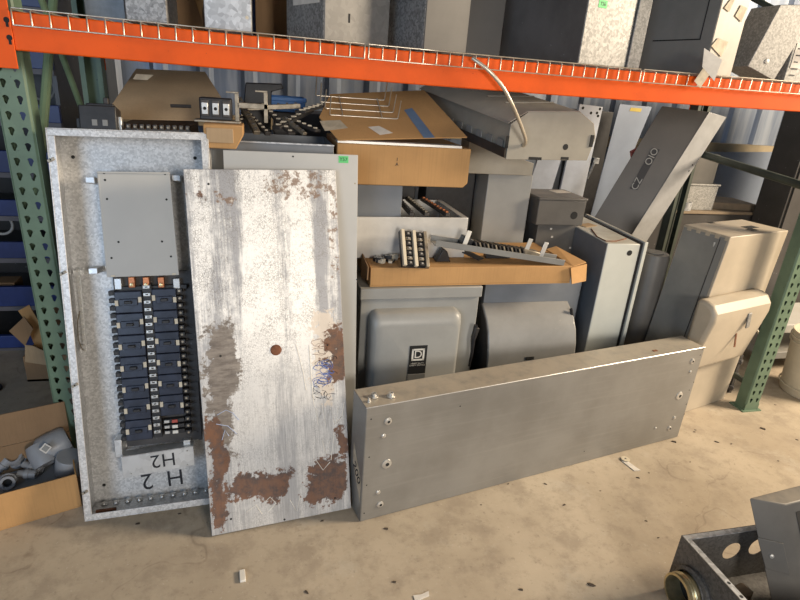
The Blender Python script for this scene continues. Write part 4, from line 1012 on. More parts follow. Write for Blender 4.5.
o = MB().box(-.05, .05, -.03, .03, 0, .003).build('loose_label', M['cardpale'], mx=Matrix.Translation(Vector((C0.x + .10, C0.y + .36, zt + .0005))) @ Matrix.Rotation(.4, 4, 'Z')); tag(o, 'scrap of brown card lying on top of pale gasketed enclosure', 'card')

# cylinder behind
p = at(652, 262, .34)
cyl = thing('steel_cylinder', 'grey upright steel cylinder between the pale enclosure and beige cabinet', 'cylinder', Matrix.Translation((p.x, .34, 0)))
hz = at(652, 257, .26).z
MB().lathe([(.0001, 0), (.085, 0), (.085, hz - .02), (.078, hz), (.0001, hz)], (0, 0, 0), (0, 0, 1), 40).build('cylinder_body', M['darkgrey'], cyl)
MB().lathe([(.05, hz), (.05, hz + .006), (.0001, hz + .006)], (0, 0, 0), (0, 0, 1), 30).build('top_cap', M['darkgrey'], cyl)

# ================================================================== BEIGE METER CABINET
BR = onz(724, 399); d_ = Vector((-math.cos(.275), -math.sin(.275), 0)); n_ = Vector((-d_.y, d_.x, 0))
BL = BR + d_ * .57
TLm = onpl(731, 237, BR, n_); TRm = onpl(791, 224, BR, n_)
back = Vector((d_.y, -d_.x, 0)) * -1
if back.y < 0: back = -back
back *= .26
MM = frame(BL, BR - BL, (0, 0, 1)); IM = MM.inverted()
mc = thing('meter_cabinet', 'beige grey meter cabinet with rounded hooded cover, left of right green upright', 'meter cabinet', MM)
zt = TLm.z
c4 = [IM @ BL, IM @ BR, IM @ TRm, IM @ TLm]; c4[2].z = c4[3].z = zt; c4[2].y = c4[3].y = 0
bk = IM.to_3x3() @ back
mb = MB(); mb.prism(c4, bk); mb.build('cabinet_body', M['beigegrey'], mc, bevel=.004)
ls_ = MB(); ls_.prism([c4[0] + Vector((-.0005, .012, .004)), c4[3] + Vector((-.0005, .012, -.012)), c4[3] + bk * .98 + Vector((-.0005, 0, -.012)), c4[0] + bk * .98 + Vector((-.0005, 0, .004))], (-.003, 0, 0)); sp = ls_.build('side_sheet', M['midgrey'], mc)  # darker grey laid over the left side, its shade put into the colour
for f in (.18,):
    a = c4[0] + bk * f; b = c4[3] + bk * f; MB().bar(a + Vector((-.004, 0, .02)), b + Vector((-.004, 0, -.02)), .004, .003, up=(0, 1, 0)).build('side_seam', M['dark'], sp)
a = c4[3] + bk * .26 + Vector((-.005, 0, -.075)); MB().cyl(a + Vector((0, 0, -.03)), a + Vector((0, 0, .03)), .006, 8).build('hinge', M['screw'], sp)
for k in range(5):
    a = c4[3] + bk * (.05 + .2 * k) + Vector((-.002, 0, -.014)); MB().box(a.x - .003, a.x + .001, a.y - .012, a.y + .012, a.z - .012, a.z + .012).build('edge_tab', M['beigegrey'], sp)
for x, y, w_, h_ in ((750, 227, .05, .022), (752, 229.5, .03, .02), (711, 222.5, .022, .012)):
    p = IM @ onz(x, y, zt + .001); MB().box(p.x - w_, p.x + w_, p.y - h_, p.y + h_, zt - .001, zt + .0012).build('top_slot', M['hole'], mc)
# hooded cover
hx0, hzt = loc(MM, 713, 304, -.085); hx1, _ = loc(MM, 770, 294, -.085); _, hzb = loc(MM, 703, 364, -.01)
prof = [(0, hzb), (-.055, hzb + .012), (-.115, hzt - .095), (-.112, hzt - .05), (-.085, hzt - .012), (-.05, hzt), (0, hzt)]
mb = MB(); mb.prism([(hx0, p, z) for p, z in prof], (hx1 - hx0, 0, 0)); hood = mb.build('hood', M['beigegrey'], mc, bevel=.022, seg=4, angle=30)
a = loc(MM, 747.5, 320, -.112); MB().obox((a[0], -.118, a[1]), (.03, .008, .085), Matrix.Rotation(-.12, 3, 'Y') @ Matrix.Rotation(-.03, 3, 'X')).build('latch', M['galvold'], hood, bevel=.003)
a = loc(MM, 736, 338, -.10); MB().obox((a[0], -.098, a[1]), (.012, .004, .10), Matrix.Rotation(.10, 3, 'Y') @ Matrix.Rotation(-.22, 3, 'X')).build('rust_streak', M['rust'], hood)
pts_ = [IM @ at(x, y, Yy) for x, y, Yy in ((757, 318, .13), (762, 320, .10), (768, 328, .09), (769.5, 336, .09), (766, 340.5, .10), (761, 337, .12), (757, 330, .15))]
MB().tube(pts_, .006, 8).build('strap_loop', M['cream'], mc)
# steel frame of three rails beside it
fr = thing('rail_frame', 'low dark frame of three steel rails beside the beige cabinet, behind right upright', 'steel frame', Matrix.Translation((3.50, .16, 0)))
for zz in (.04, .13, .22): MB().bar((-.04, .26, zz), (.26 - .18, .02, zz - .0), .03, .028).build('rail', M['charcoal'], fr, bevel=.003)
for pp in ((-.04, .275), (.08, .035)): MB().box(pp[0] - .01, pp[0] + .01, pp[1], pp[1] + .02, 0, .26).build('leg', M['charcoal'], fr)

# ================================================================== RIGHT REAR
# leaning dark cabinet with black label
Yn, Yf = .80, .92
e0, e1 = at(709, 112, Yn), at(630, 237, Yn); l0, l1 = at(662, 106, Yf), at(607, 212, Yf); r0, r1 = at(726, 117, Yn + .05), at(656, 241, Yn + .05)
k_ = (e1.z - .003) / (e0.z - e1.z)
def ext(a, b): return b + (b - a) * ((b.z - .003) / (a.z - b.z))
e2 = ext(e0, e1); l2 = l0 + (e2 - e0) * ((l0.z - .003) / (e0.z - e2.z)); r2 = r0 + (e2 - e0) * ((r0.z - .003) / (e0.z - e2.z))
lc = thing('leaning_cabinet', 'dark brown cabinet leaning right with black lettered strip and bright metal edge', 'cabinet', Matrix.Translation(e2)); T_ = -e2
mb = MB()
v = [p + T_ for p in (l0, e0, e2, l2)]; vb = [p + r0 - e0 for p in v]
mb.prism(v, r0 - e0); mb.build('cabinet_body', M['brownsteel'], lc, bevel=.003)
n1 = (r0 - e0).cross(e2 - e0).normalized(); n1 = n1 if n1.dot(CAM - e0) > 0 else -n1
mb = MB(); mb.prism([p + T_ for p in (e0, r0, r2, e2)], n1 * .003); aed = mb.build('bright_edge', M['alu'], lc, bevel=.001)
for x, y in ((692.5, 165), (689, 171)):
    p = onpl(x, y, e0 + n1 * .0035, n1) + T_; mb = MB(); mb.lathe([(.0001, 0), (.006, 0)], p, n1, 10); mb.build('edge_hole', M['hole'], aed)
n0 = (e0 - l0).cross(l2 - l0).normalized(); n0 = n0 if n0.dot(CAM - l0) > 0 else -n0
q = [onpl(x, y, l0 + n0 * .002, n0) + T_ for x, y in ((652.5, 147.5), (660, 149.5), (637.5, 190), (630, 188.5))]
mb = MB(); mb.prism(q, -n0 * .0015); lab = mb.build('lettered_strip', M['ink'], lc); lab['label'] = 'black strip with pale lettering'
zx = (q[0] - q[3]).normalized(); yy_ = n0.cross(zx)
mz = Matrix((zx, yy_, n0)).transposed().to_4x4(); ctr = sum(q, Vector()) / 4 + n0 * .0008
for body, f in (('CZ', -.36), ('OIO', .30)):
    m_ = mz.copy(); m_.translation = ctr + zx * ((q[0] - q[3]).length * f); text('lettering', body, .058, M['midgrey'], lab, m_, .0003)
# red plug with black cord
p = at(636, 155, 1.0) ; o = thing('plug', 'red plug on a black cord hanging beside the leaning dark cabinet', 'plug', Matrix.Translation(p))
MB().prism([(-.035, 0, .02), (.02, 0, .05), (.03, 0, -.04), (-.005, 0, -.05)], (0, .03, 0)).build('plug_body', M['red'], o, bevel=.006)
MB().tube([(at(x, y, 1.0) - p) for x, y in ((635, 159), (627, 167), (624, 176), (626, 182), (618, 190), (608, 206))], .011, 8).build('cord', M['black'], o)
MB().tube([(at(x, y, 1.01) - p) for x, y in ((634, 164), (629, 170), (627, 178))], .010, 8).build('pale_cord', M['lightgrey'], o)
# sheets leaning against the wall
def leaner(name, label, cat, quad_, Y, m, th=.006, holes=()):
    P_ = [at(x, y, Y) for x, y in quad_]
    bl = P_[3] + (P_[3] - P_[0]) * ((P_[3].z - .003) / (P_[0].z - P_[3].z)); br = P_[2] + (P_[2] - P_[1]) * ((P_[2].z - .003) / (P_[1].z - P_[2].z))
    o = thing(name, label, cat, Matrix.Translation(bl))
    MB().prism([P_[0] - bl, P_[1] - bl, br - bl, Vector((0, 0, 0))], (0, th, 0)).build('sheet', M[m], o, bevel=.001)
    for x, y in holes:
        p = at(x, y, Y - .0006) - bl; mb = MB(); mb.lathe([(.0001, 0), (.010, 0)], p, (0, -1, 0), 10); mb.build('hole', M['hole'], o)
    return o, bl
leaner('perforated_channel', 'pale perforated steel strip leaning behind the busway end', 'steel strip', ((580, 104), (603, 107), (582, 200), (558, 200)), 1.45, 'sheetbright', .02, ((583, 108), (600, 109), (597, 113), (591, 113), (598, 116)))
leaner('steel_strip', 'short pale steel strip glimpsed under the busway, left of perforated one', 'steel strip', ((541, 150), (564, 150), (553, 186), (529, 186)), 1.40, 'sheetbright', .01)
sh, bl = leaner('steel_sheet', 'blue grey steel sheet with small yellow label leaning behind leaning cabinet', 'steel sheet', ((620, 104), (652, 107), (604, 222), (591, 214)), 1.42, 'bluesheet', .006)
p = [at(x, y, 1.419) - bl for x, y in ((631, 107.5), (642, 108.5), (640.5, 112), (629.5, 111))]; MB().prism(p, (0, -.001, 0)).build('yellow_label', M['yellow'], sh)
MB().box(*(lambda a, b: (a.x, b.x, 0, .16, 0, a.z))(at(584, 110, 1.6), at(616, 110, 1.6))).build('black_locker', M['black'], mx=Matrix.Translation((0, 1.62, 0)), bevel=.004)
tag(bpy.data.objects['black_locker'], 'black locker in the dark gap between perforated strip and steel sheet', 'locker')
# handle on the dark panel
p = at(596, 160, 1.58); o = thing('lever_handle', 'small pale lever handle in front of the black locker', 'handle', Matrix.Translation(p))
MB().box(-.02, .03, 0, .04, -.03, .015).build('mount', M['galv'], o, bevel=.004); MB().bar((-.015, -.005, -.02), (-.05, -.005, -.14), .022, .014, up=(0, 1, 0)).build('lever', M['galv'], o, bevel=.003)
# crate carrying a galvanized pan
Yr = 1.18
pa, pb = at(648, 214, Yr), at(758, 222, Yr)
zcr = at(700, 211, Yr).z
cr = thing('steel_crate', 'dark crate topped by brown boards behind the beige cabinet', 'crate', Matrix.Translation((pa.x, Yr, 0)))
cwid = pb.x - pa.x
MB().box(0, cwid, 0, .55, 0, zcr - .02).build('crate_body', M['charcoal'], cr, bevel=.004)
MB().box(-.01, cwid + .01, -.012, .56, zcr - .02, zcr).build('board', M['wood'], cr, bevel=.002)
MB().prism([(cwid * .62, .10, zcr), (cwid * .98, .02, zcr), (cwid * 1.0, .30, zcr), (cwid * .66, .42, zcr)], (0, 0, .05)).build('brown_block', M['wood'], cr, bevel=.003)
a, b = at(681, 208, Yr + .03), at(713, 208, Yr + .03); hp = at(700, 184, Yr + .03).z - zcr
sp_, _b = leaner('pale_sheet', 'pale blue grey sheet standing against the wall below timber girt', 'steel sheet', ((706, 152), (774, 152), (757, 201), (690, 198)), 2.03, 'bluesheet', .006)
gp = thing('galvanized_pan', 'weathered galvanized pan standing on the crate, right of leaning cabinet', 'steel box', Matrix.Translation((a.x, Yr + .03, zcr + .001)))
pw = b.x - a.x
mb = MB(); mb.prism([(0.01, 0, 0), (pw - .01, 0, 0), (pw, 0, hp), (0, 0, hp)], (0, .004, 0)); mb.box(0, .004, .004, .2, 0, hp); mb.box(pw - .004, pw, .004, .2, 0, hp); mb.box(0, pw, .2, .204, 0, hp); mb.box(.004, pw - .004, .004, .2, 0, .004)
mb.build('pan_body', M['galvold'], gp, bevel=.002); MB().box(-.008, pw + .008, -.008, .004, hp - .012, hp).build('rim', M['galvold'], gp, bevel=.002)
o = MB().box(0.03, pw - .03, .03, .18, 0, hp + .20).build('dark_box', M['darkgrey'], mx=Matrix.Translation((a.x, Yr + .03, zcr + .006)), bevel=.004); tag(o, 'dark grey box standing in the galvanized pan', 'electrical box')
p = onz(691, 214, zcr); o = MB().lathe([(.0001, 0), (.045, 0), (.045, .06), (.04, .06), (.04, .01), (.0001, .01)], (0, 0, 0), (0, 0, 1), 24).build('steel_cup', M['galv'], mx=Matrix.Translation((at(690, 215, Yr + .0).x, Yr - .0 + .05 - .02, zcr + .001))); tag(o, 'small steel cup shaped fitting at front edge of crate boards', 'fitting')
o.location.x -= .04
# dark cabinet beyond the rack
p = at(757, 200, 1.16)
dc = thing('dark_locker', 'tall dark cabinet beyond the right green upright', 'cabinet', Matrix.Translation((p.x, .92, 0)))
MB().box(0, 1.2, 0, .24, 0, 2.1).build('cabinet_body', M['charcoal'], dc, bevel=.004)
MB().box(.02, .58, -.012, 0, .06, 2.05).build('door', M['charcoal'], dc, bevel=.003); MB().box(.60, 1.18, -.012, 0, .06, 2.05).build('door', M['charcoal'], dc, bevel=.003)
MB().box(.54, .56, -.04, -.012, 1.0, 1.12).build('door_handle', M['galv'], dc, bevel=.003)
# low bench and bucket
lbn = thing('low_bench', 'low pale steel bench behind cream bucket', 'bench', Matrix.Translation((4.02, .38, 0)))
MB().box(0, .9, 0, .36, .30, .36).build('bench_top', M['lightgrey'], lbn, bevel=.004); MB().box(.0, .9, .02, .34, .10, .15).build('shelf', M['midgrey'], lbn, bevel=.003)
for x_ in (.0, .86):
    for y_ in (.0, .32): MB().box(x_, x_ + .04, y_, y_ + .04, 0, .30).build('leg', M['charcoal'], lbn)
bk_ = thing('bucket', 'cream plastic bucket on floor at the right edge', 'bucket', Matrix.Translation((4.115, .135, 0)))
MB().lathe([(.0001, .002), (.150, .002), (.156, .01), (.158, .05), (.185, .40), (.178, .40), (.152, .06), (.0001, .05)], (0, 0, 0), (0, 0, 1), 48).build('bucket_body', M['cream'], bk_)
for hh in (.05, .33, .36): MB().lathe([(.16 + hh * .066, hh), (.168 + hh * .066, hh), (.168 + hh * .066, hh + .008), (.16 + hh * .066, hh + .008)], (0, 0, 0), (0, 0, 1), 48).build('rim_band', M['cream'], bk_)

# ================================================================== UPPER SHELF
def sz(x): return DZ + .0045 + max(sag(max(0.0, min(L, x))), -.013) + .001
def face_box(name, label, cat, xl, xr, y, Y, d, h, m, group=None):
    a, b = at(xl, y, Y), at(xr, y, Y); z = sz(a.x)
    t = thing(name, label, cat, Matrix.Translation((a.x, Y, z)), group)
    MB().box(0, b.x - a.x, 0, d, 0, h).build('enclosure_body' if 'carton' not in name else 'carton_body', M[m], t, bevel=.003)
    return t, b.x - a.x
def corner_box(name, label, cat, xc, xl, xr, y, Y, a, h, mr, ml, dmin=.05):
    C_ = at(xc, y, Y); R_ = Matrix.Rotation(math.radians(a), 3, 'Z'); dx, dy = R_ @ Vector((1, 0, 0)), R_ @ Vector((0, 1, 0))
    pr = onpl(xr, y, C_, dy); pl_ = onpl(xl, y, C_, dx); w = (pr - C_).dot(dx); d = (pl_ - C_).dot(dy)
    Mx = Matrix.Translation((C_.x, C_.y, sz(C_.x))) @ R_.to_4x4()
    t = thing(name, label, cat, Mx)
    MB().box(0, w, 0, d, 0, h).build('enclosure_body', M[mr], t, bevel=.003)
    MB().box(-.002, 0, .003, d - .003, .003, h - .003).build('side_panel', M[ml], t)
    return t, w, d, Mx
t, w_ = face_box('wrapped_panel', 'grey panel in plastic wrap on the upper shelf, behind left end', 'panel', 86, 126, 20, .45, .05, .5, 'wrap')
t, w_ = face_box('galvanized_box', 'spangled galvanized box on the upper shelf, leftmost of the boxes', 'steel box', 127, 168, 27, .05, .28, .95, 'galvspot')
t, w_ = face_box('open_carton', 'dark brown carton with folded flap between two galvanized boxes on upper shelf', 'carton', 170, 204, 29, .36, .4, .5, 'carddark')
MB().prism([(.05, -.003, .30), (.16, -.003, .28), (.12, -.003, .05)], (0, -.004, 0)).build('folded_flap', M['card'], t)
t, w_ = face_box('galvanized_box', 'plain dull galvanized box on upper shelf, right of the open dark carton', 'steel box', 205, 252, 32, .05, .3, .95, 'galv')
mb = MB(); mb.lathe([(.0001, 0), (.006, 0)], (w_ * .9, -.0006, .05), (0, -1, 0), 10); mb.build('pale_spot', M['cream'], t)
t, w_ = face_box('blue_box', 'slim blue box on the upper shelf behind dull galvanized box', 'box', 250, 258, 20, .86, .15, .5, 'blue')
t, w_ = face_box('shelf_carton', 'shadowed brown carton on upper shelf, left of the box with paper note', 'carton', 256, 292, 37, .52, .3, .5, 'carddark')
MB().box(-.05, w_ + .05, -.16, -.02, 0, .012).build('bottom_flap', M['card'], t)
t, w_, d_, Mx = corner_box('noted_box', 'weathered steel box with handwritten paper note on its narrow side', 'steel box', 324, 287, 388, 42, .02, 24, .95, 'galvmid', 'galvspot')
nt = MB().box(-.0035, -.002, d_ * .12, d_ * .80, .125, .5).build('paper_note', M['paper'], t)
mz = Matrix.Translation((-.0042, d_ * .55, .205)) @ Matrix.Rotation(math.radians(-90), 4, 'Z') @ Matrix.Rotation(math.radians(90), 4, 'X'); text('handwriting', 'l/c v 8', .048, M['ink'], nt, mz, .0002)
mb = MB(); mb.box(.10, .108, -.0006, 0, .07, .10); mb.build('slot', M['hole'], t)
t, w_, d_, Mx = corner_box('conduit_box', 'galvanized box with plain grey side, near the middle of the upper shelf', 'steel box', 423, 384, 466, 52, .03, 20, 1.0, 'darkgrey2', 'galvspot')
t, w_ = face_box('brown_board', 'dark brown board in the gap right of the plain sided galvanized box', 'board', 462, 500, 52, .32, .03, .95, 'brownsteel')
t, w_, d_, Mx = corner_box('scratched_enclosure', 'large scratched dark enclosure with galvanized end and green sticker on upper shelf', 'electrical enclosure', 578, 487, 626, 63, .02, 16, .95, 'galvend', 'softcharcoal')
p = Mx.inverted() @ onpl(603, 4, Mx @ Vector((0, 0, 0)), Mx.to_3x3() @ Vector((0, 1, 0)))
sk = MB().box(p.x - .024, p.x + .024, -.0008, -.0001, p.z - .014, p.z + .014).build('sticker', M['sticker'], t); text('handwriting', 'YS6', .02, M['ink'], sk, tface(p.x, -.0011, p.z), .0002)
t, w_ = face_box('narrow_box', 'narrow pale galvanized channel right of green stickered end', 'steel channel', 627.5, 640, 63, .09, .2, .85, 'galvold')
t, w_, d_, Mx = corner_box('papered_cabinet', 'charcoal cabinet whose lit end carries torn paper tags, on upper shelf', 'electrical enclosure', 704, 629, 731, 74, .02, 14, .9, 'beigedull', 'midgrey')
mb = MB(); mb.box(-.0035, -.002, d_ * .14, d_ * .15, .14, .55); mb.box(-.0035, -.002, d_ * .15, d_ * .75, .14, .145); mb.build('door_line', M['hole'], t)
fpl = lambda x, y: Mx.inverted() @ onpl(x, y, Mx @ Vector((0, -.003, 0)), Mx.to_3x3() @ Vector((0, 1, 0)))
for nm, q, m in (('paper_tag', ((704, 48), (722, 60), (714, 81), (702, 67)), 'paper'), ('torn_paper', ((703, 68), (709, 75), (700, 88), (694, 81)), 'paperold'), ('old_label', ((711, 46), (718, 38), (728, 42), (721, 57)), 'paperold'), ('old_label', ((724, 8), (730, 0), (736, -4), (729, 12)), 'paperold'), ('old_label', ((735, 16), (741, 5), (747, 8), (741, 22)), 'paperold')):
    P_ = [(Mx.inverted() @ at(*v, -.072)) if ('pap' in nm and v[1] > 59) else fpl(*v) for v in q]; o_ = MB().prism(P_, (0, -.0015, 0)).build(nm, M[m], t)
# slanted grey enclosure and labelled box
ps = [at(x, y, .06) for x, y in ((749, 62), (775, 76.5), (822, 0), (782, 0))]
ps = [Vector((p.x, .06, p.z)) for p in ps]; zoff = sz(3.2) - ps[1].z + .001
o = thing('slanted_enclosure', 'slanted pale grey enclosure leaning over at right end of upper shelf', 'electrical enclosure', Matrix.Translation(ps[1] + Vector((0, 0, zoff))))
MB().prism([p - ps[1] for p in ps], (0, .16, 0)).build('enclosure_body', M['galvold'], o, bevel=.003)
pq = at(768, 57, .06) - ps[1]; mb = MB(); mb.lathe([(.012, 0), (.01, .003), (.0001, .004)], (pq.x, -.0, pq.z), (0, -1, 0), 14); mb.build('knockout', M['screw'], o)
t, w_ = face_box('labelled_box', 'weathered box with printed label, last on the upper shelf at right', 'steel box', 783, 822, 82, .26, .2, .22, 'galvold')
a = at(790, 68, .258); b = at(808, 44, .258); t0 = t.matrix_world.translation
lb_ = MB().box(a.x - t0.x, b.x - t0.x, -.002, -.0002, a.z - t0.z, b.z - t0.z).build('printed_label', M['paper'], t)
for k, f_ in enumerate((.55, .8, .62, .9, .74)):
    zz_ = b.z - t0.z - .022 - k * .03; MB().box(a.x - t0.x + .012, a.x - t0.x + .012 + (b.x - a.x - .024) * f_, -.0024, -.002, zz_ - .006, zz_).build('printed_line', M['ink'], lb_)

# ================================================================== CARTON OF FITTINGS, left front
A = onz(-60, 549); Bq = onz(82, 506.5)
MF = frame(A, Bq - A, (0, 0, 1)); MF.translation.z = .001; fw = (Bq - A).length; fd = .26; fh = .155
fc = thing('fittings_carton', 'open brown carton of grey plastic fittings on floor, bottom left', 'carton', MF)
MB().box(0, fw, 0, fd, 0, .005).build('bottom', M['card'], fc)
MB().box(0, fw, 0, .005, .005, fh).build('front_side', M['card'], fc, bevel=.001)
MB().box(0, fw, fd - .005, fd, .005, fh + .035).build('rear_side', M['carddark'], fc, bevel=.001)
for xx in (0, fw - .005): MB().box(xx, xx + .005, .005, fd - .005, .005, fh).build('end_side', M['card'], fc, bevel=.001)
MB().prism([(0, fd, fh + .035), (fw, fd, fh + .035), (fw, fd + .012, fh + .17), (0, fd + .012, fh + .17)], (0, .005, 0)).build('rear_flap', M['carddark'], fc, bevel=.001)
IF = MF.inverted()
o = MB().box(.02, fw - .02, .02, fd - .02, 0, .075).build('fitting_layer', M['pvc'], mx=MF @ Matrix.Translation((0, 0, .006)), bevel=.01); tag(o, 'layer of loose grey plastic offcuts filling bottom of the fittings carton', 'fittings', kind='stuff')
zf = MF.translation.z + .083
def fit_at(x, y, up): return onz(x, y, zf + up)
def fit(name, label, mb_list, pos, rot):
    t = thing(name, label, 'pipe fitting', Matrix.Translation(pos) @ rot.to_4x4(), 'grey plastic fittings in the open carton')
    for nm, mb, m in mb_list: mb.build(nm, M[m], t, bevel=0, angle=45)
    return t
rz = lambda d: Matrix.Rotation(math.radians(d), 3, 'Z')
p = fit_at(46, 451, .075)
mb = MB(); mb.lathe([(.0001, -.005), (.045, 0), (.058, .015), (.062, .05), (.062, .10), (.055, .115), (.0001, .118)], (-.03, 0, -.012), (1, .55, .25), 28)
m2 = MB(); m2.lathe([(.0001, -.03), (.042, -.03), (.048, .0), (.048, .06), (.0001, .06)], (-.02, 0, 0), (.5, -.55, -.75), 24)
el = fit('elbow_fitting', 'large grey elbow fitting with white label, topmost in the open carton', [('elbow_body', mb, 'pvc'), ('socket', m2, 'pvc')], p, rz(0))
q = onz(44, 444, p.z + .05); 
nv = (CAM - p).normalized(); c_ = p + nv * .066 + Vector((0, 0, .012)); mq = nv.to_track_quat('Z', 'Y').to_matrix()
L_ = MB(); L_.obox(el.matrix_world.inverted() @ c_, (.030, .030, .002), mq @ Matrix.Rotation(.7, 3, 'Z')); lo = L_.build('white_label', M['paper'], el)
L_ = MB(); L_.obox(el.matrix_world.inverted() @ (c_ + nv * .0014), (.020, .020, .0012), mq @ Matrix.Rotation(.7, 3, 'Z')); L_.build('label_print', M['midgrey'], lo)
p = fit_at(67, 464, .035); mb = MB(); mb.lathe([(.0001, .0), (.045, 0), (.05, .006), (.05, .075), (.047, .08), (.0001, .08)], (0, 0, -.035), (.25, -.1, 1), 28)
fit('pipe_fitting', 'round grey pipe cap in right corner of the open carton', [('cap_body', mb, 'pvc')], p, rz(0))
for (x, y, ax, r, ln, lab) in ((33, 468, (.9, -.45, -.25), .018, .06, 'ribbed grey adapter with open dark end, under the large elbow'), (28, 474, (1, -.1, -.1), .017, .05, 'short grey adapter lying beneath the ribbed one'), (8, 481, (.3, -.9, .35), .026, .05, 'open grey coupling at front left of the carton'),
                               (18, 460, (-.2, -.5, .9), .03, .05, 'grey coupling leaning at left of the large elbow'), (4, 464, (.6, .2, .6), .022, .05, 'small grey fitting at the left picture edge, inside carton')):
    p = fit_at(x, y, .022); mb = MB(); mb.lathe([(.0001, -ln * .7), (r * .8, -ln * .7), (r * .8, -ln * .2), (r * 1.15, -ln * .2), (r * 1.15, ln * .1), (r, ln * .1), (r, ln * .6), (r * .62, ln * .6), (r * .62, ln * .2), (.0001, ln * .2)], (0, 0, 0), ax, 24)
    m2 = MB(); a_ = Vector(ax).normalized(); m2.lathe([(.0001, 0), (r * .6, 0)], a_ * (ln * .25), a_, 20)
    fit('pipe_adapter', lab, [('adapter_body', mb, 'pvc'), ('bore', m2, 'hole')], p, rz(0))

# ================================================================== FOREGROUND BOXES, bottom right
C0 = Vector((2.185, -1.0, .001)); gh = .25; gwid = .95; gd = .46
MG2 = Matrix.Translation(C0) 
gb = thing('pull_box', 'open galvanized pull box with brass hub on floor, bottom right', 'pull box', MG2)
def holed_wall(mb, x0, x1, z0, z1, y0, y1, holes):
    """wall in the xz plane with round holes"""
    def loop(y):
        vo = [mb.bm.verts.new((x, y, z)) for x, z in ((x0, z0), (x1, z0), (x1, z1), (x0, z1))]
        es = [mb.bm.edges.new((vo[i], vo[(i + 1) % 4])) for i in range(4)]; hs = []
        for cx, cz, r in holes:
            v = [mb.bm.verts.new((cx + r * math.cos(2 * math.pi * k / 24), y, cz + r * math.sin(2 * math.pi * k / 24))) for k in range(24)]
            es += [mb.bm.edges.new((v[i], v[(i + 1) % 24])) for i in range(24)]; hs.append(v)
        bmesh.ops.triangle_fill(mb.bm, use_beauty=True, use_dissolve=False, edges=es); return vo, hs
    a, ha = loop(y0); b, hb_ = loop(y1)
    for i in range(4): mb.bm.faces.new((a[i], a[(i + 1) % 4], b[(i + 1) % 4], b[i]))
    for u, v in zip(ha, hb_):
        for i in range(24): mb.bm.faces.new((u[i], u[(i + 1) % 24], v[(i + 1) % 24], v[i]))
hp = [onpl(x, y, C0, Vector((0, 1, 0))) - C0 for x, y in ((731, 550.5), (757, 546), (782, 541))]
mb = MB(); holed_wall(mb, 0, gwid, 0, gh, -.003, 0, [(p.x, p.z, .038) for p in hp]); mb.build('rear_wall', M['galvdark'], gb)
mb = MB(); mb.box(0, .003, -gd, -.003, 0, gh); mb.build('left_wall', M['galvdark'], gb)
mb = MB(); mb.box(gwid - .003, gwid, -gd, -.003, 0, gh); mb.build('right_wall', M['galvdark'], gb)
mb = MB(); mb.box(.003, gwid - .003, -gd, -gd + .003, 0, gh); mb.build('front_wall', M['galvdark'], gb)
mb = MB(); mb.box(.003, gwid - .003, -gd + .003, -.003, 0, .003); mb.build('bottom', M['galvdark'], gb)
mb = MB(); mb.box(.003, .022, -gd + .003, -.003, gh - .003, gh); lipo = mb.build('left_lip', M['galv'], gb)
mb = MB(); mb.box(.022, gwid - .003, -.022, -.003, gh - .003, gh); mb.build('rear_lip', M['galv'], gb)
for yy in (-.20, -.25):
    m2 = MB(); m2.lathe([(.0001, 0), (.0055, 0)], (.013, yy, gh + .0005), (0, 0, 1), 10); m2.build('lip_hole', M['hole'], lipo)
hc = onpl(692, 590, C0, Vector((1, 0, 0))) - C0
mb = MB(); mb.lathe([(.062, 0), (.078, .0), (.078, .010), (.066, .014), (.0655, .02)], (0, hc.y, hc.z), (-1, 0, 0), 40); hub = mb.build('hub_flange', M['galvdark'], gb)
mb = MB(); mb.lathe([(.050, .0), (.060, .0), (.060, .03), (.063, .034), (.060, .038), (.063, .043), (.060, .048), (.062, .060), (.054, .062), (.050, .0)], (0, hc.y, hc.z), (-1, 0, 0), 40); mb.build('threaded_ring', M['brass'], hub)
mb = MB(); mb.lathe([(.0001, .004), (.050, .004)], (0, hc.y, hc.z), (-1, 0, 0), 32); mb.build('bore', M['hole'], hub)
random.seed(3)
for k in range(5):
    o = MB().obox((0, 0, .02), (random.uniform(.08, .16), random.uniform(.03, .06), .04), Matrix.Rotation(random.uniform(0, 3), 3, 'Z')).build('scrap_block', M[['dark', 'wood', 'rust', 'paperold', 'dark'][k]], mx=Matrix.Translation(C0 + Vector((.12 + .1 * (k % 3), -.09 - .1 * (k // 2), .0035))), bevel=.008)
    tag(o, ('dark scrap block by the rear wall inside the pull box', 'brown scrap block beside the dark one in the pull box', 'rust coloured scrap block under the knockouts in pull box', 'pale crumpled scrap near the lip inside the pull box', 'dark scrap block in front inside the pull box')[k], 'scrap', 'scrap inside the pull box')
TLd, TRd = onz(749, 498, .40), onz(786, 504.5, .40); BLd = onz(774, 615, .02); tv = onz(812, 482, .40) - TLd
K = (BLd - TLd)
dbx = thing('dark_box', 'dark grey steel box tilted inside the open pull box, bottom right', 'electrical box', Matrix.Translation(TLd))
BLd = TLd + K * 1.0
f4 = [Vector((0, 0, 0)), TRd - TLd, TRd - TLd + K, K]
vt = tv.normalized() * .30
mb = MB(); mb.prism(f4, vt); mb.build('box_body', M['darkgrey'], dbx, bevel=.004)
nn = (f4[1]).cross(K).normalized(); nn = nn if nn.dot(CAM - TLd) > 0 else -nn
dr = [onpl(x, y, TLd + nn * .001, nn) - TLd for x, y in ((757, 537), (783, 543), (790, 575), (765, 568))]
MB().prism(dr, nn * .004).build('raised_panel', M['darkgrey'], dbx, bevel=.002)
c_ = onpl(771.5, 556, TLd + nn * .005, nn) - TLd; mb = MB(); mb.lathe([(.008, 0), (.007, .004), (.0001, .005)], c_, nn, 12); mb.build('boss', M['screw'], dbx)
n2 = vt.cross(K).normalized(); n2 = n2 if n2.dot(CAM - TLd) > 0 else -n2
o_ = f4[1] + n2 * .001
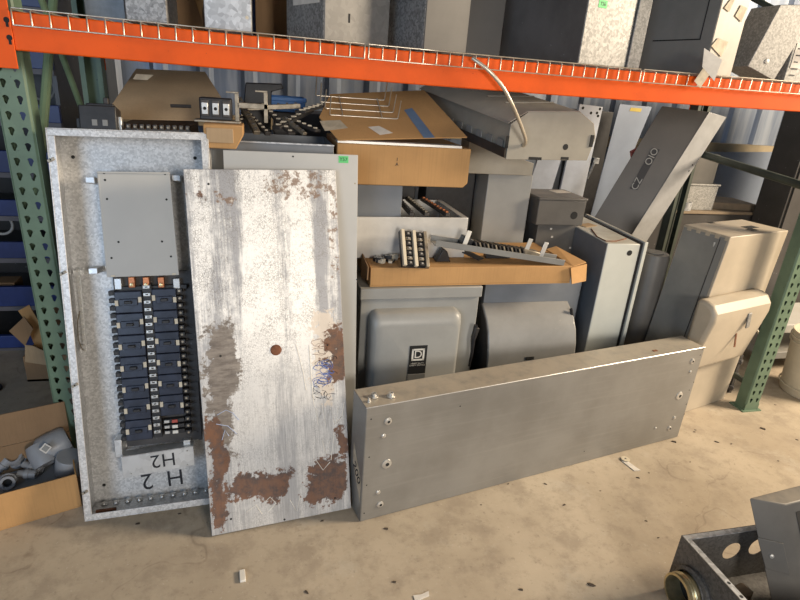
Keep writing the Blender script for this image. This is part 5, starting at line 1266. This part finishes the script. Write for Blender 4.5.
MB().prism([o_ + vt * .12 + K * .08, o_ + vt * .9 + K * .08, o_ + vt * .9 + K * .75, o_ + vt * .12 + K * .75], n2 * .001).build('side_opening', M['hole'], dbx)

# ================================================================== FLOOR LITTER
def litter(name, label, cat, x, y, mb, m, rot=0.0, group=None, bevel=0.0):
    p = onz(x, y, 0); o = mb.build(name, M[m], mx=Matrix.Translation((p.x, p.y, .0006)) @ Matrix.Rotation(rot, 4, 'Z'), bevel=bevel); return tag(o, label, cat, group)
litter('plastic_chip', 'small white plastic chip on floor below the rusty cover', 'chip', 242.5, 577, MB().box(-.010, .010, -.024, .024, 0, .010), 'white', .1, bevel=.002)
litter('paper_scrap', 'torn white paper scrap on floor at the bottom edge', 'paper', 422, 597, MB().prism([(-.03, -.012, 0), (.025, -.004, 0), (.03, .014, 0), (.0, .008, 0), (-.028, .012, 0)], (0, 0, .003)), 'paper', .1)
tg = thing('paper_tag', 'crumpled cream tag with round head on floor by the long enclosure', 'tag', Matrix.Translation(onz(628, 466) + Vector((0, 0, .0006))) @ Matrix.Rotation(-.3, 4, 'Z'))
mb = MB(); mb.lathe([(.0001, .002), (.020, .002), (.020, .008), (.0001, .008)], (0, .045, 0), (0, 0, 1), 20); mb.build('round_head', M['cream'], tg)
MB().box(-.003, .004, .042, .050, .008, .009).build('head_mark', M['black'], tg)
MB().prism([(-.02, .03, 0), (.012, .03, 0), (.05, -.028, 0), (.018, -.036, 0)], (0, 0, .003)).build('strip', M['paper'], tg)
random.seed(21)
bits = [(386, 529, .9), (306, 592, .8), (394, 582, .7), (638, 478, .8), (545, 484, .7), (564, 505, .7), (674, 442, 1.2), (716, 442, 1.0), (731, 444, .6), (763, 429, 1.4), (745, 401, .6), (694, 432, .6), (521, 590, .8), (590, 585, 1.3), (778, 461, .5), (649, 473, .4), (695, 430, .5), (508, 484, .5), (797, 440, .7), (658, 538, .5), (646, 521, .5), (138, 524, .8), (179, 514, .6), (322, 521, .6), (481, 505, .4), (600, 491, .4), (690, 462, .4), (703, 403, .5), (775, 405, .6)]
proto = []
for v in range(3):
    mb = MB(); n = 6 + v; r0 = [random.uniform(.006, .016) for _ in range(n)]
    mb.prism([(r0[k] * 1.5 * math.cos(2 * math.pi * k / n), r0[k] * .6 * math.sin(2 * math.pi * k / n), 0) for k in range(n)], (0, 0, .004)); o = mb.build('dirt_crumb', M['dirt']); proto.append(o); tag(o, 'small dark crumb of dirt lying loose on the bare concrete floor', 'dirt', 'dark crumbs on the concrete floor')
for k, (x, y, s_) in enumerate(bits):
    o = proto[k] if k < 3 else proto[k % 3].copy()
    if k >= 3: COL.objects.link(o)
    p = onz(x, y); o.location = (p.x, p.y, .0006); o.rotation_euler = (0, 0, random.uniform(-.9, .3)); o.scale = (s_ * .72,) * 3
